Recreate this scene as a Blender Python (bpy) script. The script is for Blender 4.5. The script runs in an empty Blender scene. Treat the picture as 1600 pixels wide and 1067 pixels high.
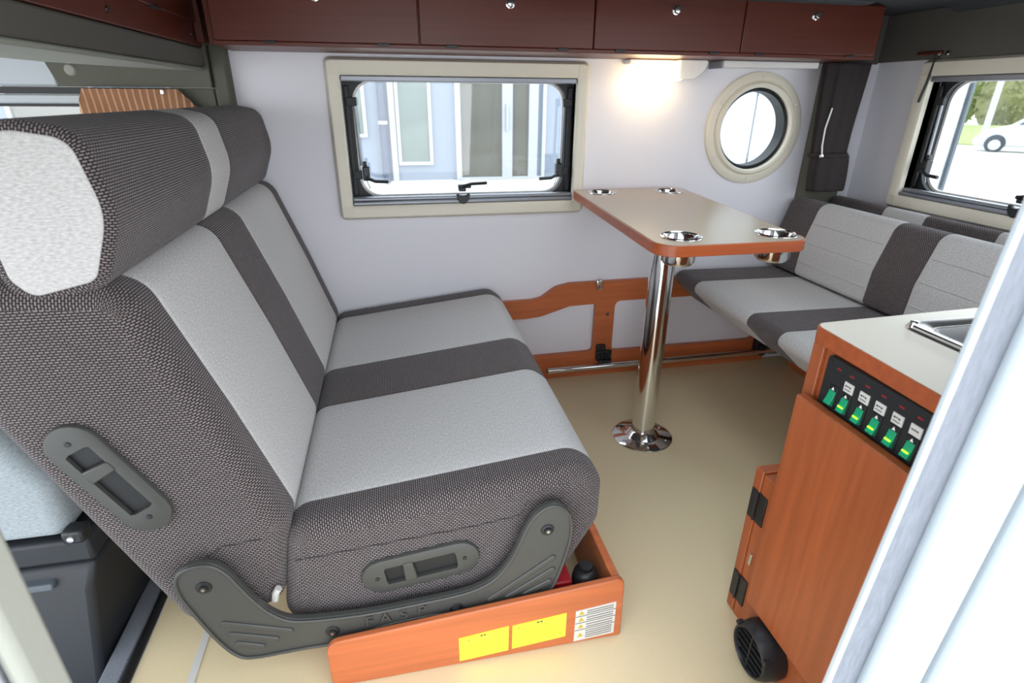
import bpy, bmesh, math, random
from mathutils import Vector, Matrix
random.seed(7)
PI = math.pi
S = bpy.context.scene
COL = S.collection

# ------------------------------------------------------------------ camera
cam_d = bpy.data.cameras.new('camera')
cam_d.sensor_width = 36.0
cam_d.lens = 865.0 / 1600.0 * 36.0
cam_d.clip_start = 0.02
cam_d.clip_end = 300
cam_d.dof.use_dof = True
cam_d.dof.focus_distance = 1.35
cam_d.dof.aperture_fstop = 5.0
cam = bpy.data.objects.new('camera', cam_d)
COL.objects.link(cam)
yw, pt, rl = math.radians(11.8), math.radians(23.85), math.radians(0.45)
fwd = Vector((math.sin(yw) * math.cos(pt), math.cos(yw) * math.cos(pt), -math.sin(pt)))
rgt = Vector((math.cos(yw), -math.sin(yw), 0))
upv = rgt.cross(fwd)
r2 = rgt * math.cos(rl) + upv * math.sin(rl)
u2 = upv * math.cos(rl) - rgt * math.sin(rl)
m = Matrix((r2, u2, -fwd)).transposed().to_4x4()
m.translation = (0, 0, 1.10)
cam.matrix_world = m
S.camera = cam

# ------------------------------------------------------------------ light + exposure
S.view_settings.view_transform = 'Standard'
S.view_settings.look = 'None'
S.view_settings.gamma = 1.0
S.view_settings.use_curve_mapping = False
S.view_settings.exposure = 1.1
world = bpy.data.worlds.new('overcast_sky')
S.world = world
world.use_nodes = True
wn = world.node_tree.nodes
wl = world.node_tree.links
wn.clear()
wo = wn.new('ShaderNodeOutputWorld')
wb = wn.new('ShaderNodeBackground')
wtc = wn.new('ShaderNodeTexCoord')
wsx = wn.new('ShaderNodeSeparateXYZ')
wr = wn.new('ShaderNodeValToRGB')
wr.color_ramp.elements[0].position = 0.0
wr.color_ramp.elements[0].color = (0.93, 0.96, 1.0, 1)
wr.color_ramp.elements[1].position = 1.0
wr.color_ramp.elements[1].color = (0.80, 0.90, 1.0, 1)
wl.new(wtc.outputs['Generated'], wsx.inputs[0])
wl.new(wsx.outputs['Z'], wr.inputs[0])
wl.new(wr.outputs[0], wb.inputs[0])
wb.inputs[1].default_value = 1.9
wl.new(wb.outputs[0], wo.inputs[0])


def portal(loc, rot, sx, sy):
    l = bpy.data.lights.new('opening_portal', 'AREA')
    l.shape = 'RECTANGLE'
    l.size, l.size_y = sx, sy
    l.cycles.is_portal = True
    o = bpy.data.objects.new('opening_portal', l)
    o.location = loc
    o.rotation_euler = rot
    COL.objects.link(o)


# ------------------------------------------------------------------ materials
def lin(c):
    return tuple(((v / 255) / 12.92 if v / 255 <= 0.04045 else ((v / 255 + 0.055) / 1.055) ** 2.4) for v in c) + (1,)


def nodes(name):
    mt = bpy.data.materials.new(name)
    mt.use_nodes = True
    nt = mt.node_tree
    return mt, nt, nt.nodes['Principled BSDF']


def pm(name, c, rough=0.5, metal=0.0, noise=0.0, scale=30.0, bump=0.0, spec=0.5, stretch=None, coat=0.0, emit=None):
    """plain procedural material: base colour with a little noise, optional bump"""
    mt, nt, b = nodes(name)
    c = lin(c)
    b.inputs['Base Color'].default_value = c
    b.inputs['Roughness'].default_value = rough
    b.inputs['Metallic'].default_value = metal
    b.inputs['Specular IOR Level'].default_value = spec
    b.inputs['Coat Weight'].default_value = coat
    b.inputs['Coat Roughness'].default_value = 0.15
    if emit:
        b.inputs['Emission Color'].default_value = c
        b.inputs['Emission Strength'].default_value = emit
    if noise or bump:
        tc = nt.nodes.new('ShaderNodeTexCoord')
        mp = nt.nodes.new('ShaderNodeMapping')
        if stretch:
            mp.inputs['Scale'].default_value = stretch
        n = nt.nodes.new('ShaderNodeTexNoise')
        n.inputs['Scale'].default_value = scale
        n.inputs['Detail'].default_value = 5
        nt.links.new(tc.outputs['Object'], mp.inputs[0])
        nt.links.new(mp.outputs[0], n.inputs[0])
        if noise:
            mx = nt.nodes.new('ShaderNodeMix')
            mx.data_type = 'RGBA'
            mx.inputs[6].default_value = tuple(v * (1 - noise) for v in c[:3]) + (1,)
            mx.inputs[7].default_value = tuple(min(1, v * (1 + noise)) for v in c[:3]) + (1,)
            nt.links.new(n.outputs['Fac'], mx.inputs[0])
            nt.links.new(mx.outputs[2], b.inputs['Base Color'])
        if bump:
            bp = nt.nodes.new('ShaderNodeBump')
            bp.inputs['Strength'].default_value = bump
            bp.inputs['Distance'].default_value = 0.002
            nt.links.new(n.outputs['Fac'], bp.inputs['Height'])
            nt.links.new(bp.outputs[0], b.inputs['Normal'])
    return mt


def wood(name, c, axis=0, rough=0.38):
    mt, nt, b = nodes(name)
    c = lin(c)
    tc = nt.nodes.new('ShaderNodeTexCoord')
    mp = nt.nodes.new('ShaderNodeMapping')
    s = [60, 60, 60]
    s[axis] = 3
    mp.inputs['Scale'].default_value = s
    n = nt.nodes.new('ShaderNodeTexNoise')
    n.inputs['Scale'].default_value = 1.0
    n.inputs['Detail'].default_value = 6
    n.inputs['Distortion'].default_value = 0.4
    rp = nt.nodes.new('ShaderNodeValToRGB')
    rp.color_ramp.elements[0].position = 0.3
    rp.color_ramp.elements[0].color = tuple(v * 0.82 for v in c[:3]) + (1,)
    rp.color_ramp.elements[1].position = 0.7
    rp.color_ramp.elements[1].color = tuple(v * 1.12 for v in c[:3]) + (1,)
    nt.links.new(tc.outputs['Object'], mp.inputs[0])
    nt.links.new(mp.outputs[0], n.inputs[0])
    nt.links.new(n.outputs['Fac'], rp.inputs[0])
    nt.links.new(rp.outputs[0], b.inputs['Base Color'])
    b.inputs['Roughness'].default_value = rough
    return mt


def knit(name, hi, lo, bw=0.0080, rh=0.0043, mort=0.0019, rot=0.0):
    """3-D mesh knit: rows of short light threads over a dark ground (UV in metres)"""
    mt, nt, b = nodes(name)
    uv = nt.nodes.new('ShaderNodeUVMap')
    mp = nt.nodes.new('ShaderNodeMapping')
    mp.inputs['Rotation'].default_value[2] = rot
    br = nt.nodes.new('ShaderNodeTexBrick')
    br.inputs['Color1'].default_value = lin(hi)
    br.inputs['Color2'].default_value = tuple(v * 0.8 for v in lin(hi)[:3]) + (1,)
    br.inputs['Mortar'].default_value = lin(lo)
    br.inputs['Scale'].default_value = 1.0
    br.inputs['Mortar Size'].default_value = mort
    br.inputs['Mortar Smooth'].default_value = 0.8
    br.inputs['Brick Width'].default_value = bw
    br.inputs['Row Height'].default_value = rh
    bp = nt.nodes.new('ShaderNodeBump')
    bp.invert = True
    bp.inputs['Strength'].default_value = 0.7
    bp.inputs['Distance'].default_value = 0.0015
    nt.links.new(uv.outputs[0], mp.inputs[0])
    nt.links.new(mp.outputs[0], br.inputs[0])
    nt.links.new(br.outputs['Color'], b.inputs['Base Color'])
    nt.links.new(br.outputs['Fac'], bp.inputs['Height'])
    nt.links.new(bp.outputs[0], b.inputs['Normal'])
    b.inputs['Roughness'].default_value = 0.85
    b.inputs['Specular IOR Level'].default_value = 0.25
    b.inputs['Sheen Weight'].default_value = 0.15
    return mt


def heather(name, c):
    mt, nt, b = nodes(name)
    c = lin(c)
    uv = nt.nodes.new('ShaderNodeUVMap')
    mp = nt.nodes.new('ShaderNodeMapping')
    mp.inputs['Scale'].default_value = (130, 420, 1)
    n = nt.nodes.new('ShaderNodeTexNoise')
    n.inputs['Scale'].default_value = 1.0
    n.inputs['Detail'].default_value = 4
    rp = nt.nodes.new('ShaderNodeValToRGB')
    rp.color_ramp.elements[0].position = 0.32
    rp.color_ramp.elements[0].color = tuple(v * 0.78 for v in c[:3]) + (1,)
    rp.color_ramp.elements[1].position = 0.68
    rp.color_ramp.elements[1].color = tuple(min(1, v * 1.15) for v in c[:3]) + (1,)
    bp = nt.nodes.new('ShaderNodeBump')
    bp.inputs['Strength'].default_value = 0.35
    bp.inputs['Distance'].default_value = 0.001
    nt.links.new(uv.outputs[0], mp.inputs[0])
    nt.links.new(mp.outputs[0], n.inputs[0])
    nt.links.new(n.outputs['Fac'], rp.inputs[0])
    nt.links.new(rp.outputs[0], b.inputs['Base Color'])
    nt.links.new(n.outputs['Fac'], bp.inputs['Height'])
    nt.links.new(bp.outputs[0], b.inputs['Normal'])
    b.inputs['Roughness'].default_value = 0.9
    b.inputs['Specular IOR Level'].default_value = 0.2
    b.inputs['Sheen Weight'].default_value = 0.1
    return mt


def clear(name, tint=(1, 1, 1), refl=0.08):
    mt = bpy.data.materials.new(name)
    mt.use_nodes = True
    nt = mt.node_tree
    nt.nodes.clear()
    o = nt.nodes.new('ShaderNodeOutputMaterial')
    t = nt.nodes.new('ShaderNodeBsdfTransparent')
    t.inputs[0].default_value = tuple(tint) + (1,)
    g = nt.nodes.new('ShaderNodeBsdfGlossy')
    g.inputs['Roughness'].default_value = 0.02
    x = nt.nodes.new('ShaderNodeMixShader')
    x.inputs[0].default_value = refl
    nt.links.new(t.outputs[0], x.inputs[1])
    nt.links.new(g.outputs[0], x.inputs[2])
    nt.links.new(x.outputs[0], o.inputs[0])
    return mt


M = dict(
    knit=knit('dark_mesh_knit', (146, 133, 131), (25, 22, 25)),
    light=heather('grey_heather_fabric', (188, 185, 183)),
    cherry=wood('cherry_wood', (186, 102, 60), 0),
    cherry_v=wood('cherry_wood_vertical', (156, 82, 45), 2),
    cherry_shaded=wood('cherry_wood_shaded', (92, 39, 25), 0),  # same cherry, with the shade up high put into its colour
    cherry_e=wood('cherry_edge_band', (162, 80, 42), 0, 0.3),
    wall=pm('white_wall_board', (226, 224, 230), 0.45, noise=0.015, scale=8),
    floor=pm('beige_vinyl_floor', (222, 204, 165), 0.42, noise=0.05, scale=260, bump=0.03),
    beige=pm('ivory_window_plastic', (222, 215, 198), 0.4, noise=0.01),
    black=pm('black_plastic', (30, 31, 33), 0.4, noise=0.1, scale=200, bump=0.05),
    rubber=pm('black_rubber', (18, 20, 22), 0.5, noise=0.1),
    bracket=pm('charcoal_moulded_plastic', (66, 66, 63), 0.42, noise=0.05, scale=400, bump=0.08),
    steel=pm('chrome_steel', (225, 225, 225), 0.09, 1.0, noise=0.01),
    brushed=pm('brushed_steel', (200, 200, 200), 0.25, 1.0, noise=0.04, scale=80, stretch=(1, 20, 1)),
    alu=pm('grey_aluminium_rail', (150, 153, 160), 0.4, 0.6, noise=0.02),
    tabletop=pm('champagne_laminate', (176, 160, 140), 0.26, noise=0.05, scale=500),
    counter=pm('grey_beige_laminate', (222, 214, 198), 0.34, noise=0.06, scale=400),
    grey=pm('grey_felt_lining', (92, 88, 82), 0.95, noise=0.1, scale=300, bump=0.2),
    olive=pm('olive_grey_trim', (92, 91, 80), 0.8, noise=0.05, scale=200),
    ceil=pm('charcoal_ceiling_fabric', (66, 68, 72), 0.95, noise=0.08, scale=250, bump=0.15),
    curtain=pm('dark_brown_curtain', (46, 39, 39), 0.9, noise=0.15, scale=300, bump=0.1),
    brown=pm('brown_pleated_cloth', (186, 142, 110), 0.75, noise=0.1, scale=150),
    white=pm('white_painted_metal', (176, 182, 186), 0.3, noise=0.01),
    felt=pm('grey_weather_strip', (120, 124, 132), 0.9, noise=0.3, scale=220, bump=0.5, stretch=(1, 1, 0.25)),
    yellow=pm('yellow_sticker', (250, 238, 60), 0.5, noise=0.01),
    paper=pm('silver_grey_sticker', (205, 203, 198), 0.4, noise=0.02),
    ink=pm('dark_ink', (70, 66, 66), 0.6, noise=0.05),
    yink=pm('ochre_ink', (190, 170, 40), 0.6, noise=0.05),
    red=pm('red_paint', (170, 30, 40), 0.4, noise=0.05),
    green=pm('green_switch_plastic', (20, 150, 105), 0.25, noise=0.06, scale=60, coat=0.4),
    lit=pm('green_switch_glow', (150, 235, 40), 0.4, emit=1.2),
    lens=pm('glowing_lamp_lens', (255, 226, 170), 0.4, emit=5.0),
    diffuser=pm('frosted_white_plastic', (236, 234, 230), 0.3, noise=0.01),
    carpet=pm('blue_grey_carpet', (120, 124, 132), 1.0, noise=0.3, scale=300, bump=0.6),
    seatgrey=heather('pale_blue_grey_cloth', (150, 158, 162)),
    cabblack=pm('cab_black_plastic', (31, 34, 39), 0.5, noise=0.08, scale=300, bump=0.08),
    cab2=pm('cab_grey_plastic', (84, 92, 98), 0.5, noise=0.05),
    glass=clear('acrylic_window_pane', (0.96, 0.98, 0.99), 0.05),
    facade=pm('pale_blue_grey_cladding', (122, 131, 144), 0.7, noise=0.03, scale=4),
    mull=pm('white_window_frame_metal', (168, 170, 172), 0.45, noise=0.01),
    fglass=pm('brown_reflection_glass', (100, 98, 90), 0.08, noise=0.35, scale=1.2),  # brownish ground reflection put into the pane colour
    fglass2=pm('green_reflection_glass', (98, 110, 104), 0.08, noise=0.35, scale=1.6),  # greenish tree reflection put into the pane colour
    pipe=pm('slate_drain_pipe', (76, 85, 102), 0.5, noise=0.03),
    concrete=pm('pale_concrete', (214, 212, 206), 0.9, noise=0.05, scale=3),
    bush=pm('hedge_leaves', (96, 122, 66), 0.8, noise=0.6, scale=6),
    grass=pm('dry_grass', (140, 148, 92), 0.9, noise=0.3, scale=2),
    tyre=pm('tyre_rubber', (60, 62, 66), 0.8, noise=0.1),
    thread=pm('seam_thread', (62, 56, 57), 0.8, noise=0.1),
    doorpaint=pm('pearl_white_door_paint', (172, 180, 185), 0.3, noise=0.01),
    headliner=pm('lit_grey_lining_and_seal', (150, 150, 140), 0.9, noise=0.04, scale=200),  # header lining paled to look lit; also colours seal and button
    olivebush=pm('olive_leaves', (70, 88, 52), 0.8, noise=0.5, scale=6),
    russet=pm('russet_leaves', (116, 118, 78), 0.8, noise=0.5, scale=6),
    lime=pm('yellow_green_leaves', (140, 156, 84), 0.8, noise=0.5, scale=6),
    dglass=pm('dark_car_glass', (70, 84, 90), 0.06, noise=0.1),
)


# ------------------------------------------------------------------ mesh helpers
WLOC = {}


def place(o, parent):
    """put o (built around the world origin) under parent, keeping its world place; parents carry no scale"""
    COL.objects.link(o)
    if parent is not None:
        o.parent = parent
    return o


def tag(o, label=None, cat=None, group=None, kind=None):
    if label: o['label'] = label
    if cat: o['category'] = cat
    if group: o['group'] = group
    if kind: o['kind'] = kind
    return o


def empty(name, loc=(0, 0, 0), label=None, cat=None, group=None, kind=None, rz=0.0):
    o = bpy.data.objects.new(name, None)
    o.empty_display_size = 0.05
    o.location = loc
    o.rotation_euler[2] = rz
    COL.objects.link(o)
    WLOC[o.name] = Vector(loc)
    return tag(o, label, cat, group, kind)


LOCAL = [False]     # True while building in a parent's own (rotated) frame


def build(name, bm, mat, parent=None, smooth=False, bevel=0.0, seg=2, base=None, angle=40):
    if bevel:
        pass
    bmesh.ops.recalc_face_normals(bm, faces=bm.faces)
    vs = [v.co.copy() for v in bm.verts]
    lo = Vector([min(v[i] for v in vs) for i in range(3)])
    hi = Vector([max(v[i] for v in vs) for i in range(3)])
    c = Vector(base) if base else Vector(((lo.x + hi.x) / 2, (lo.y + hi.y) / 2, lo.z))
    for v in bm.verts:
        v.co -= c
    me = bpy.data.meshes.new(name)
    bm.to_mesh(me)
    bm.free()
    mats = mat if isinstance(mat, (list, tuple)) else [mat]
    for q in mats:
        me.materials.append(q)
    o = bpy.data.objects.new(name, me)
    if smooth:
        me.shade_smooth()
        if smooth != 'all':
            me.set_sharp_from_angle(angle=math.radians(angle))
    if bevel:
        b = o.modifiers.new('bevel', 'BEVEL')
        b.width = bevel
        b.segments = seg
        b.limit_method = 'ANGLE'
        b.angle_limit = math.radians(35)
        b.harden_normals = False
        me.shade_smooth()
        me.set_sharp_from_angle(angle=math.radians(30))
    COL.objects.link(o)
    if parent is not None:
        o.parent = parent
        pw = Vector((0, 0, 0)) if LOCAL[0] and parent.name not in LREF else (LREF[parent.name] if LOCAL[0] else WLOC[parent.name])
        o.location = c - pw
    else:
        o.location = c
    if LOCAL[0]:
        LREF[o.name] = c
    WLOC[o.name] = c
    return o


LREF = {}


def box(bm, x0, x1, y0, y1, z0, z1):
    v = [bm.verts.new(p) for p in ((x0, y0, z0), (x1, y0, z0), (x1, y1, z0), (x0, y1, z0), (x0, y0, z1), (x1, y0, z1), (x1, y1, z1), (x0, y1, z1))]
    for f in ((0, 1, 2, 3), (4, 5, 6, 7), (0, 1, 5, 4), (1, 2, 6, 5), (2, 3, 7, 6), (3, 0, 4, 7)):
        bm.faces.new([v[i] for i in f])


def bx(name, b, mat, parent=None, bevel=0.002, **k):
    bm = bmesh.new()
    box(bm, *b)
    return build(name, bm, mat, parent, bevel=bevel, **k)


def rpoly(pts, r, n=5):
    """round the corners of a 2-D polygon; r = radius or list of radii"""
    out = []
    N = len(pts)
    for i in range(N):
        p = Vector(pts[i])
        a = Vector(pts[i - 1])
        b = Vector(pts[(i + 1) % N])
        rr = r[i] if isinstance(r, (list, tuple)) else r
        if rr <= 0:
            out.append(tuple(p))
            continue
        d1 = (a - p).normalized()
        d2 = (b - p).normalized()
        ang = d1.angle(d2)
        if ang > PI - 0.02:
            out.append(tuple(p))
            continue
        t = min(rr / math.tan(ang / 2), (a - p).length * 0.48, (b - p).length * 0.48)
        rr = t * math.tan(ang / 2)
        c = p + (d1 + d2).normalized() * (rr / math.sin(ang / 2))
        s = p + d1 * t - c
        e = p + d2 * t - c
        a0 = math.atan2(s.y, s.x)
        a1 = math.atan2(e.y, e.x)
        da = (a1 - a0 + PI) % (2 * PI) - PI
        for k in range(n + 1):
            q = a0 + da * k / n
            out.append((c.x + rr * math.cos(q), c.y + rr * math.sin(q)))
    return out


def rrect(x0, x1, y0, y1, r, n=5):
    return rpoly([(x0, y0), (x1, y0), (x1, y1), (x0, y1)], r, n)


def circ(cx, cy, r, n=32):
    return [(cx + r * math.cos(2 * PI * k / n), cy + r * math.sin(2 * PI * k / n)) for k in range(n)]


AX = {'x': lambda u, v, w: (w, u, v), 'y': lambda u, v, w: (u, w, v), 'z': lambda u, v, w: (u, v, w)}


def plate(bm, outer, holes, axis, w0, w1):
    """a plate with holes: 2-D loops swept from w0 to w1 along axis (axis x: loops are (y,z), y: (x,z), z: (x,y))"""
    f = AX[axis]
    loops = [outer] + list(holes)
    eds, rings = [], []
    for L in loops:
        vs = [bm.verts.new(f(p[0], p[1], w0)) for p in L]
        rings.append(vs)
        for i in range(len(vs)):
            eds.append(bm.edges.new((vs[i - 1], vs[i])))
    if holes:
        g = bmesh.ops.triangle_fill(bm, use_beauty=True, use_dissolve=False, edges=eds)
        faces = [q for q in g['geom'] if isinstance(q, bmesh.types.BMFace)]
    else:
        faces = [bm.faces.new(rings[0])]
    back = {}
    for R in rings:
        for v in R:
            co = v.co.copy()
            i = 'xyz'.index(axis)
            co[i] = w1
            back[v] = bm.verts.new(co)
    for q in faces:
        bm.faces.new([back[v] for v in reversed(q.verts)])
    for R in rings:
        for i in range(len(R)):
            bm.faces.new((R[i - 1], R[i], back[R[i]], back[R[i - 1]]))


def pl(name, outer, holes, axis, w0, w1, mat, parent=None, bevel=0.0, **k):
    bm = bmesh.new()
    plate(bm, outer, holes, axis, w0, w1)
    return build(name, bm, mat, parent, bevel=bevel, **k)


def lathe(bm, prof, c, axis='z', n=32):
    """profile of (radius, along) about an axis through c"""
    f = {'z': lambda r, a, t: (c[0] + r * math.cos(t), c[1] + r * math.sin(t), c[2] + a),
         'y': lambda r, a, t: (c[0] + r * math.cos(t), c[1] + a, c[2] + r * math.sin(t)),
         'x': lambda r, a, t: (c[0] + a, c[1] + r * math.cos(t), c[2] + r * math.sin(t))}[axis]
    prev = None
    for (r, a) in prof:
        if r < 1e-6:
            ring = [bm.verts.new(f(0, a, 0))]
        else:
            ring = [bm.verts.new(f(r, a, 2 * PI * k / n)) for k in range(n)]
        if prev:
            for k in range(n):
                A = [prev[k % len(prev)], prev[(k + 1) % len(prev)], ring[(k + 1) % len(ring)], ring[k % len(ring)]]
                A = list(dict.fromkeys(A))
                if len(A) > 2:
                    bm.faces.new(A)
        prev = ring


def la(name, prof, c, mat, parent=None, axis='z', n=32, **k):
    bm = bmesh.new()
    lathe(bm, prof, c, axis, n)
    return build(name, bm, mat, parent, smooth=True, **k)


def tube(bm, pts, r, n=10):
    pts = [Vector(p) for p in pts]
    prev = None
    for i, p in enumerate(pts):
        d = (pts[min(i + 1, len(pts) - 1)] - pts[max(i - 1, 0)]).normalized()
        a = d.orthogonal().normalized() if prev is None else (pa - d * pa.dot(d)).normalized()
        pa = a
        b = d.cross(a)
        ring = [bm.verts.new(p + (a * math.cos(2 * PI * k / n) + b * math.sin(2 * PI * k / n)) * r) for k in range(n)]
        if prev:
            for k in range(n):
                bm.faces.new((prev[k], prev[(k + 1) % n], ring[(k + 1) % n], ring[k]))
        else:
            bm.faces.new(list(reversed(ring)))
        prev = ring
    bm.faces.new(prev)


def tb(name, pts, r, mat, parent=None, n=10, **k):
    bm = bmesh.new()
    tube(bm, pts, r, n)
    return build(name, bm, mat, parent, smooth=True, **k)


def inset(poly, d):
    N = len(poly)
    A = sum(poly[i - 1][0] * poly[i][1] - poly[i][0] * poly[i - 1][1] for i in range(N))
    s = 1 if A > 0 else -1
    out = []
    for i in range(N):
        a, b = Vector(poly[i - 1]), Vector(poly[(i + 1) % N])
        t = (b - a).normalized()
        out.append((poly[i][0] - t.y * s * d, poly[i][1] + t.x * s * d))
    return out


def densify(poly, step=0.025):
    out = []
    for i in range(len(poly)):
        a, b = Vector(poly[i]), Vector(poly[(i + 1) % len(poly)])
        k = max(1, int((b - a).length / step))
        for j in range(k):
            q = a.lerp(b, j / k)
            out.append((q.x, q.y))
    return out


def cushion(name, prof, y0, y1, mat, parent, r0=0.0, r1=0.0, seam=0.0022, axis='y', puff=0.0, caps=(True, True), bulge=None):
    """fabric panel of an upholstered body: closed profile swept from y0 to y1; r0/r1 round its two ends;
       ends without a radius dip a little, as at a sewn seam. UVs are in metres."""
    prof = densify(prof)
    st = []

    def end(r):
        if r > 0:
            return [(r * (1 - math.cos(a)), r * (1 - math.sin(a))) for a in [PI / 2 * k / 6 for k in range(7)]]
        return [(0, seam), (0.003, seam * 0.3), (0.007, 0)]
    a = [(y0 + d, i) for d, i in end(r0)]
    b = [(y1 - d, i) for d, i in end(r1)][::-1]
    k = max(1, int((b[0][0] - a[-1][0]) / 0.04))
    mid = [(a[-1][0] + (b[0][0] - a[-1][0]) * j / k, 0) for j in range(1, k)]
    st = a + mid + b
    bm = bmesh.new()
    uvl = bm.loops.layers.uv.new('UVMap')
    arc = [0.0]
    for i in range(len(prof)):
        arc.append(arc[-1] + (Vector(prof[(i + 1) % len(prof)]) - Vector(prof[i])).length)
    N = len(prof)
    f = AX[axis]
    vv = [0.0]
    for j in range(1, len(st)):
        vv.append(vv[-1] + math.hypot(st[j][0] - st[j - 1][0], st[j][1] - st[j - 1][1]))
    vv = [v + st[0][0] for v in vv]
    rows = []
    for (y, d) in st:
        P = inset(prof, d) if abs(d) > 1e-9 else prof
        rows.append([bm.verts.new(f(p[0], p[1], y)) for p in P])
    for j in range(len(rows) - 1):
        for i in range(N):
            q = bm.faces.new((rows[j][i], rows[j][(i + 1) % N], rows[j + 1][(i + 1) % N], rows[j + 1][i]))
            uu = [(arc[i], vv[j]), (arc[i + 1], vv[j]), (arc[i + 1], vv[j + 1]), (arc[i], vv[j + 1])]
            for lp, t in zip(q.loops, uu):
                lp[uvl].uv = (t[1], t[0])
    for e, R in ((0, rows[0]), (1, rows[-1])):
        if caps[e]:
            q = bm.faces.new(R if e else list(reversed(R)))
            for lp in q.loops:
                co = lp.vert.co
                lp[uvl].uv = (co.x, co.z) if axis == 'y' else (co.y, co.z)
    return build(name, bm, mat, parent, smooth=True, angle=50)


def text(name, s, size, loc, rot, mat, parent, ext=0.001):
    cu = bpy.data.curves.new(name, 'FONT')
    cu.body = s
    cu.size = size
    cu.extrude = ext
    cu.align_x = 'CENTER'
    cu.align_y = 'CENTER'
    t = bpy.data.objects.new(name, cu)
    COL.objects.link(t)
    dg = bpy.context.evaluated_depsgraph_get()
    me = bpy.data.meshes.new_from_object(t.evaluated_get(dg))
    bpy.data.objects.remove(t)
    o = bpy.data.objects.new(name, me)
    me.materials.clear()
    me.materials.append(mat)
    COL.objects.link(o)
    o.parent = parent
    o.location = Vector(loc) - WLOC[parent.name]
    o.rotation_euler = rot
    WLOC[o.name] = Vector(loc)
    return o


def st(o):
    o['kind'] = 'structure'
    return o


# ================================================================== the vehicle shell
YW, XR, YN = 2.044, 1.86, 0.38          # far wall, rear wall, door plane
ZC = 1.385
st(bx('floor', (-0.603, 1.95, 0.36, 2.10, -0.04, 0.0), M['floor'], bevel=0))
HT = (0.50, 1.20, 0.68, 1.38)             # roof hatch, unseen, added to let more light inside
st(pl('ceiling', [(-0.60, 0.33), (1.95, 0.33), (1.95, 2.10), (-0.60, 2.10)], [rrect(*HT, 0.03)], 'z', ZC, ZC + 0.05, M['ceil']))
w6 = st(empty('added_roof_hatch', (0.85, 1.03, ZC)))
pl('frame', rrect(HT[0] - 0.04, HT[1] + 0.04, HT[2] - 0.04, HT[3] + 0.04, 0.04), [rrect(HT[0] + 0.002, HT[1] - 0.002, HT[2] + 0.002, HT[3] - 0.002, 0.03)], 'z', ZC - 0.014, ZC - 0.0005, M['beige'], w6, bevel=0.004)
bx('dome', (HT[0] - 0.02, HT[1] + 0.02, HT[2] - 0.02, HT[3] + 0.02, ZC + 0.052, ZC + 0.058), M['glass'], w6, bevel=0)
W1 = (-0.146, 0.649, 0.747, 1.160)        # clear opening of the long window
W3 = (0.90, 1.783, 0.775, 1.175)          # opening in the rear wall (y range, z range)
RC, RR = (1.365, 0.992), 0.150            # round window
pa = pl('wall_back', [(-0.47, 0), (1.93, 0), (1.93, ZC), (-0.47, ZC)],
        [rrect(*W1[:2], *W1[2:], 0.01), circ(RC[0], RC[1], RR, 40)], 'y', YW, YW + 0.04, M['wall'])
st(pa)
st(pl('wall_right', [(0.36, 0), (2.09, 0), (2.09, ZC), (0.36, ZC)], [rrect(*W3, 0.01)], 'x', XR, XR + 0.04, M['wall']))
# grey lining above the rear window and the rounded cove where it meets the ceiling
st(bx('trim_1', (XR - 0.012, XR, 0.40, YW, 1.228, ZC), M['grey'], bevel=0.003))
st(pl('trim_2', [(XR - 0.012, ZC), (XR - 0.012, ZC - 0.022), (XR - 0.05, ZC - 0.008), (XR - 0.10, ZC)][::-1], [], 'y', 0.42, 1.76, M['ceil']))
st(bx('trim_13', (1.600, 1.848, YW - 0.006, YW - 0.0005, 1.223, ZC), M['grey'], bevel=0))
# near wall each side of the open door, inner side never seen
st(pl('wall_front', [(0.70, -0.05), (1.95, -0.05), (1.95, ZC + 0.05), (0.70, ZC + 0.05)], [rrect(1.00, 1.82, 0.72, 1.24, 0.02)], 'y', YN + 0.008, YN + 0.035, M['wall']))
w5 = st(empty('added_side_window', (1.38, YN + 0.02, 0.76)))  # unseen window added to brighten the rear wall and bench
pl('frame', rrect(0.97, 1.85, 0.69, 1.27, 0.03), [rrect(1.00, 1.82, 0.72, 1.24, 0.02)], 'y', YN + 0.036, YN + 0.055, M['beige'], w5, bevel=0.004)
bx('pane', (1.00, 1.82, YN + 0.014, YN + 0.018, 0.72, 1.24), M['glass'], w5, bevel=0)
st(bx('wall_front.001', (-0.62, -0.335, YN, YN + 0.035, -0.35, ZC + 0.05), M['wall'], bevel=0))
# corner pillar of olive lining, and the grey strip where the cab opens
st(pl('trim_3', [(1.605, 2.043), (1.62, 2.002), (1.77, 2.002), (1.81, 2.043)], [], 'z', 0.03, 1.222, M['olive'], bevel=0.01))
st(bx('trim_4', (-0.515, -0.468, 1.995, YW + 0.03, 0.0, 1.36), M['olive'], bevel=0.01))

# open doorway: body edge on the left, sliding door edge on the right
dj = st(empty('trim_5', (-0.32, YN, -0.3)))
bx('rubber_seal', (-0.334, -0.318, YN - 0.012, YN + 0.03, -0.3, ZC), M['headliner'], dj, bevel=0.008)
bx('body_edge', (-0.47, -0.335, YN - 0.03, YN + 0.0, -0.3, ZC), M['white'], dj, bevel=0.012)
dr = st(empty('door_1', (0.62, YN, -0.3)))


def leaning(name, x0, x1, ya, yb, mat, bev):
    """upright of the sliding door edge; the body side leans in towards the roof"""
    k = 0.055
    zb, zt = -0.3, ZC
    pl(name, [(x0 + k * (zb - 0.84), zb), (x1 + k * (zb - 0.84), zb), (x1 + k * (zt - 0.84), zt), (x0 + k * (zt - 0.84), zt)], [], 'y', ya, yb, mat, dr, bevel=bev, seg=4)


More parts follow.
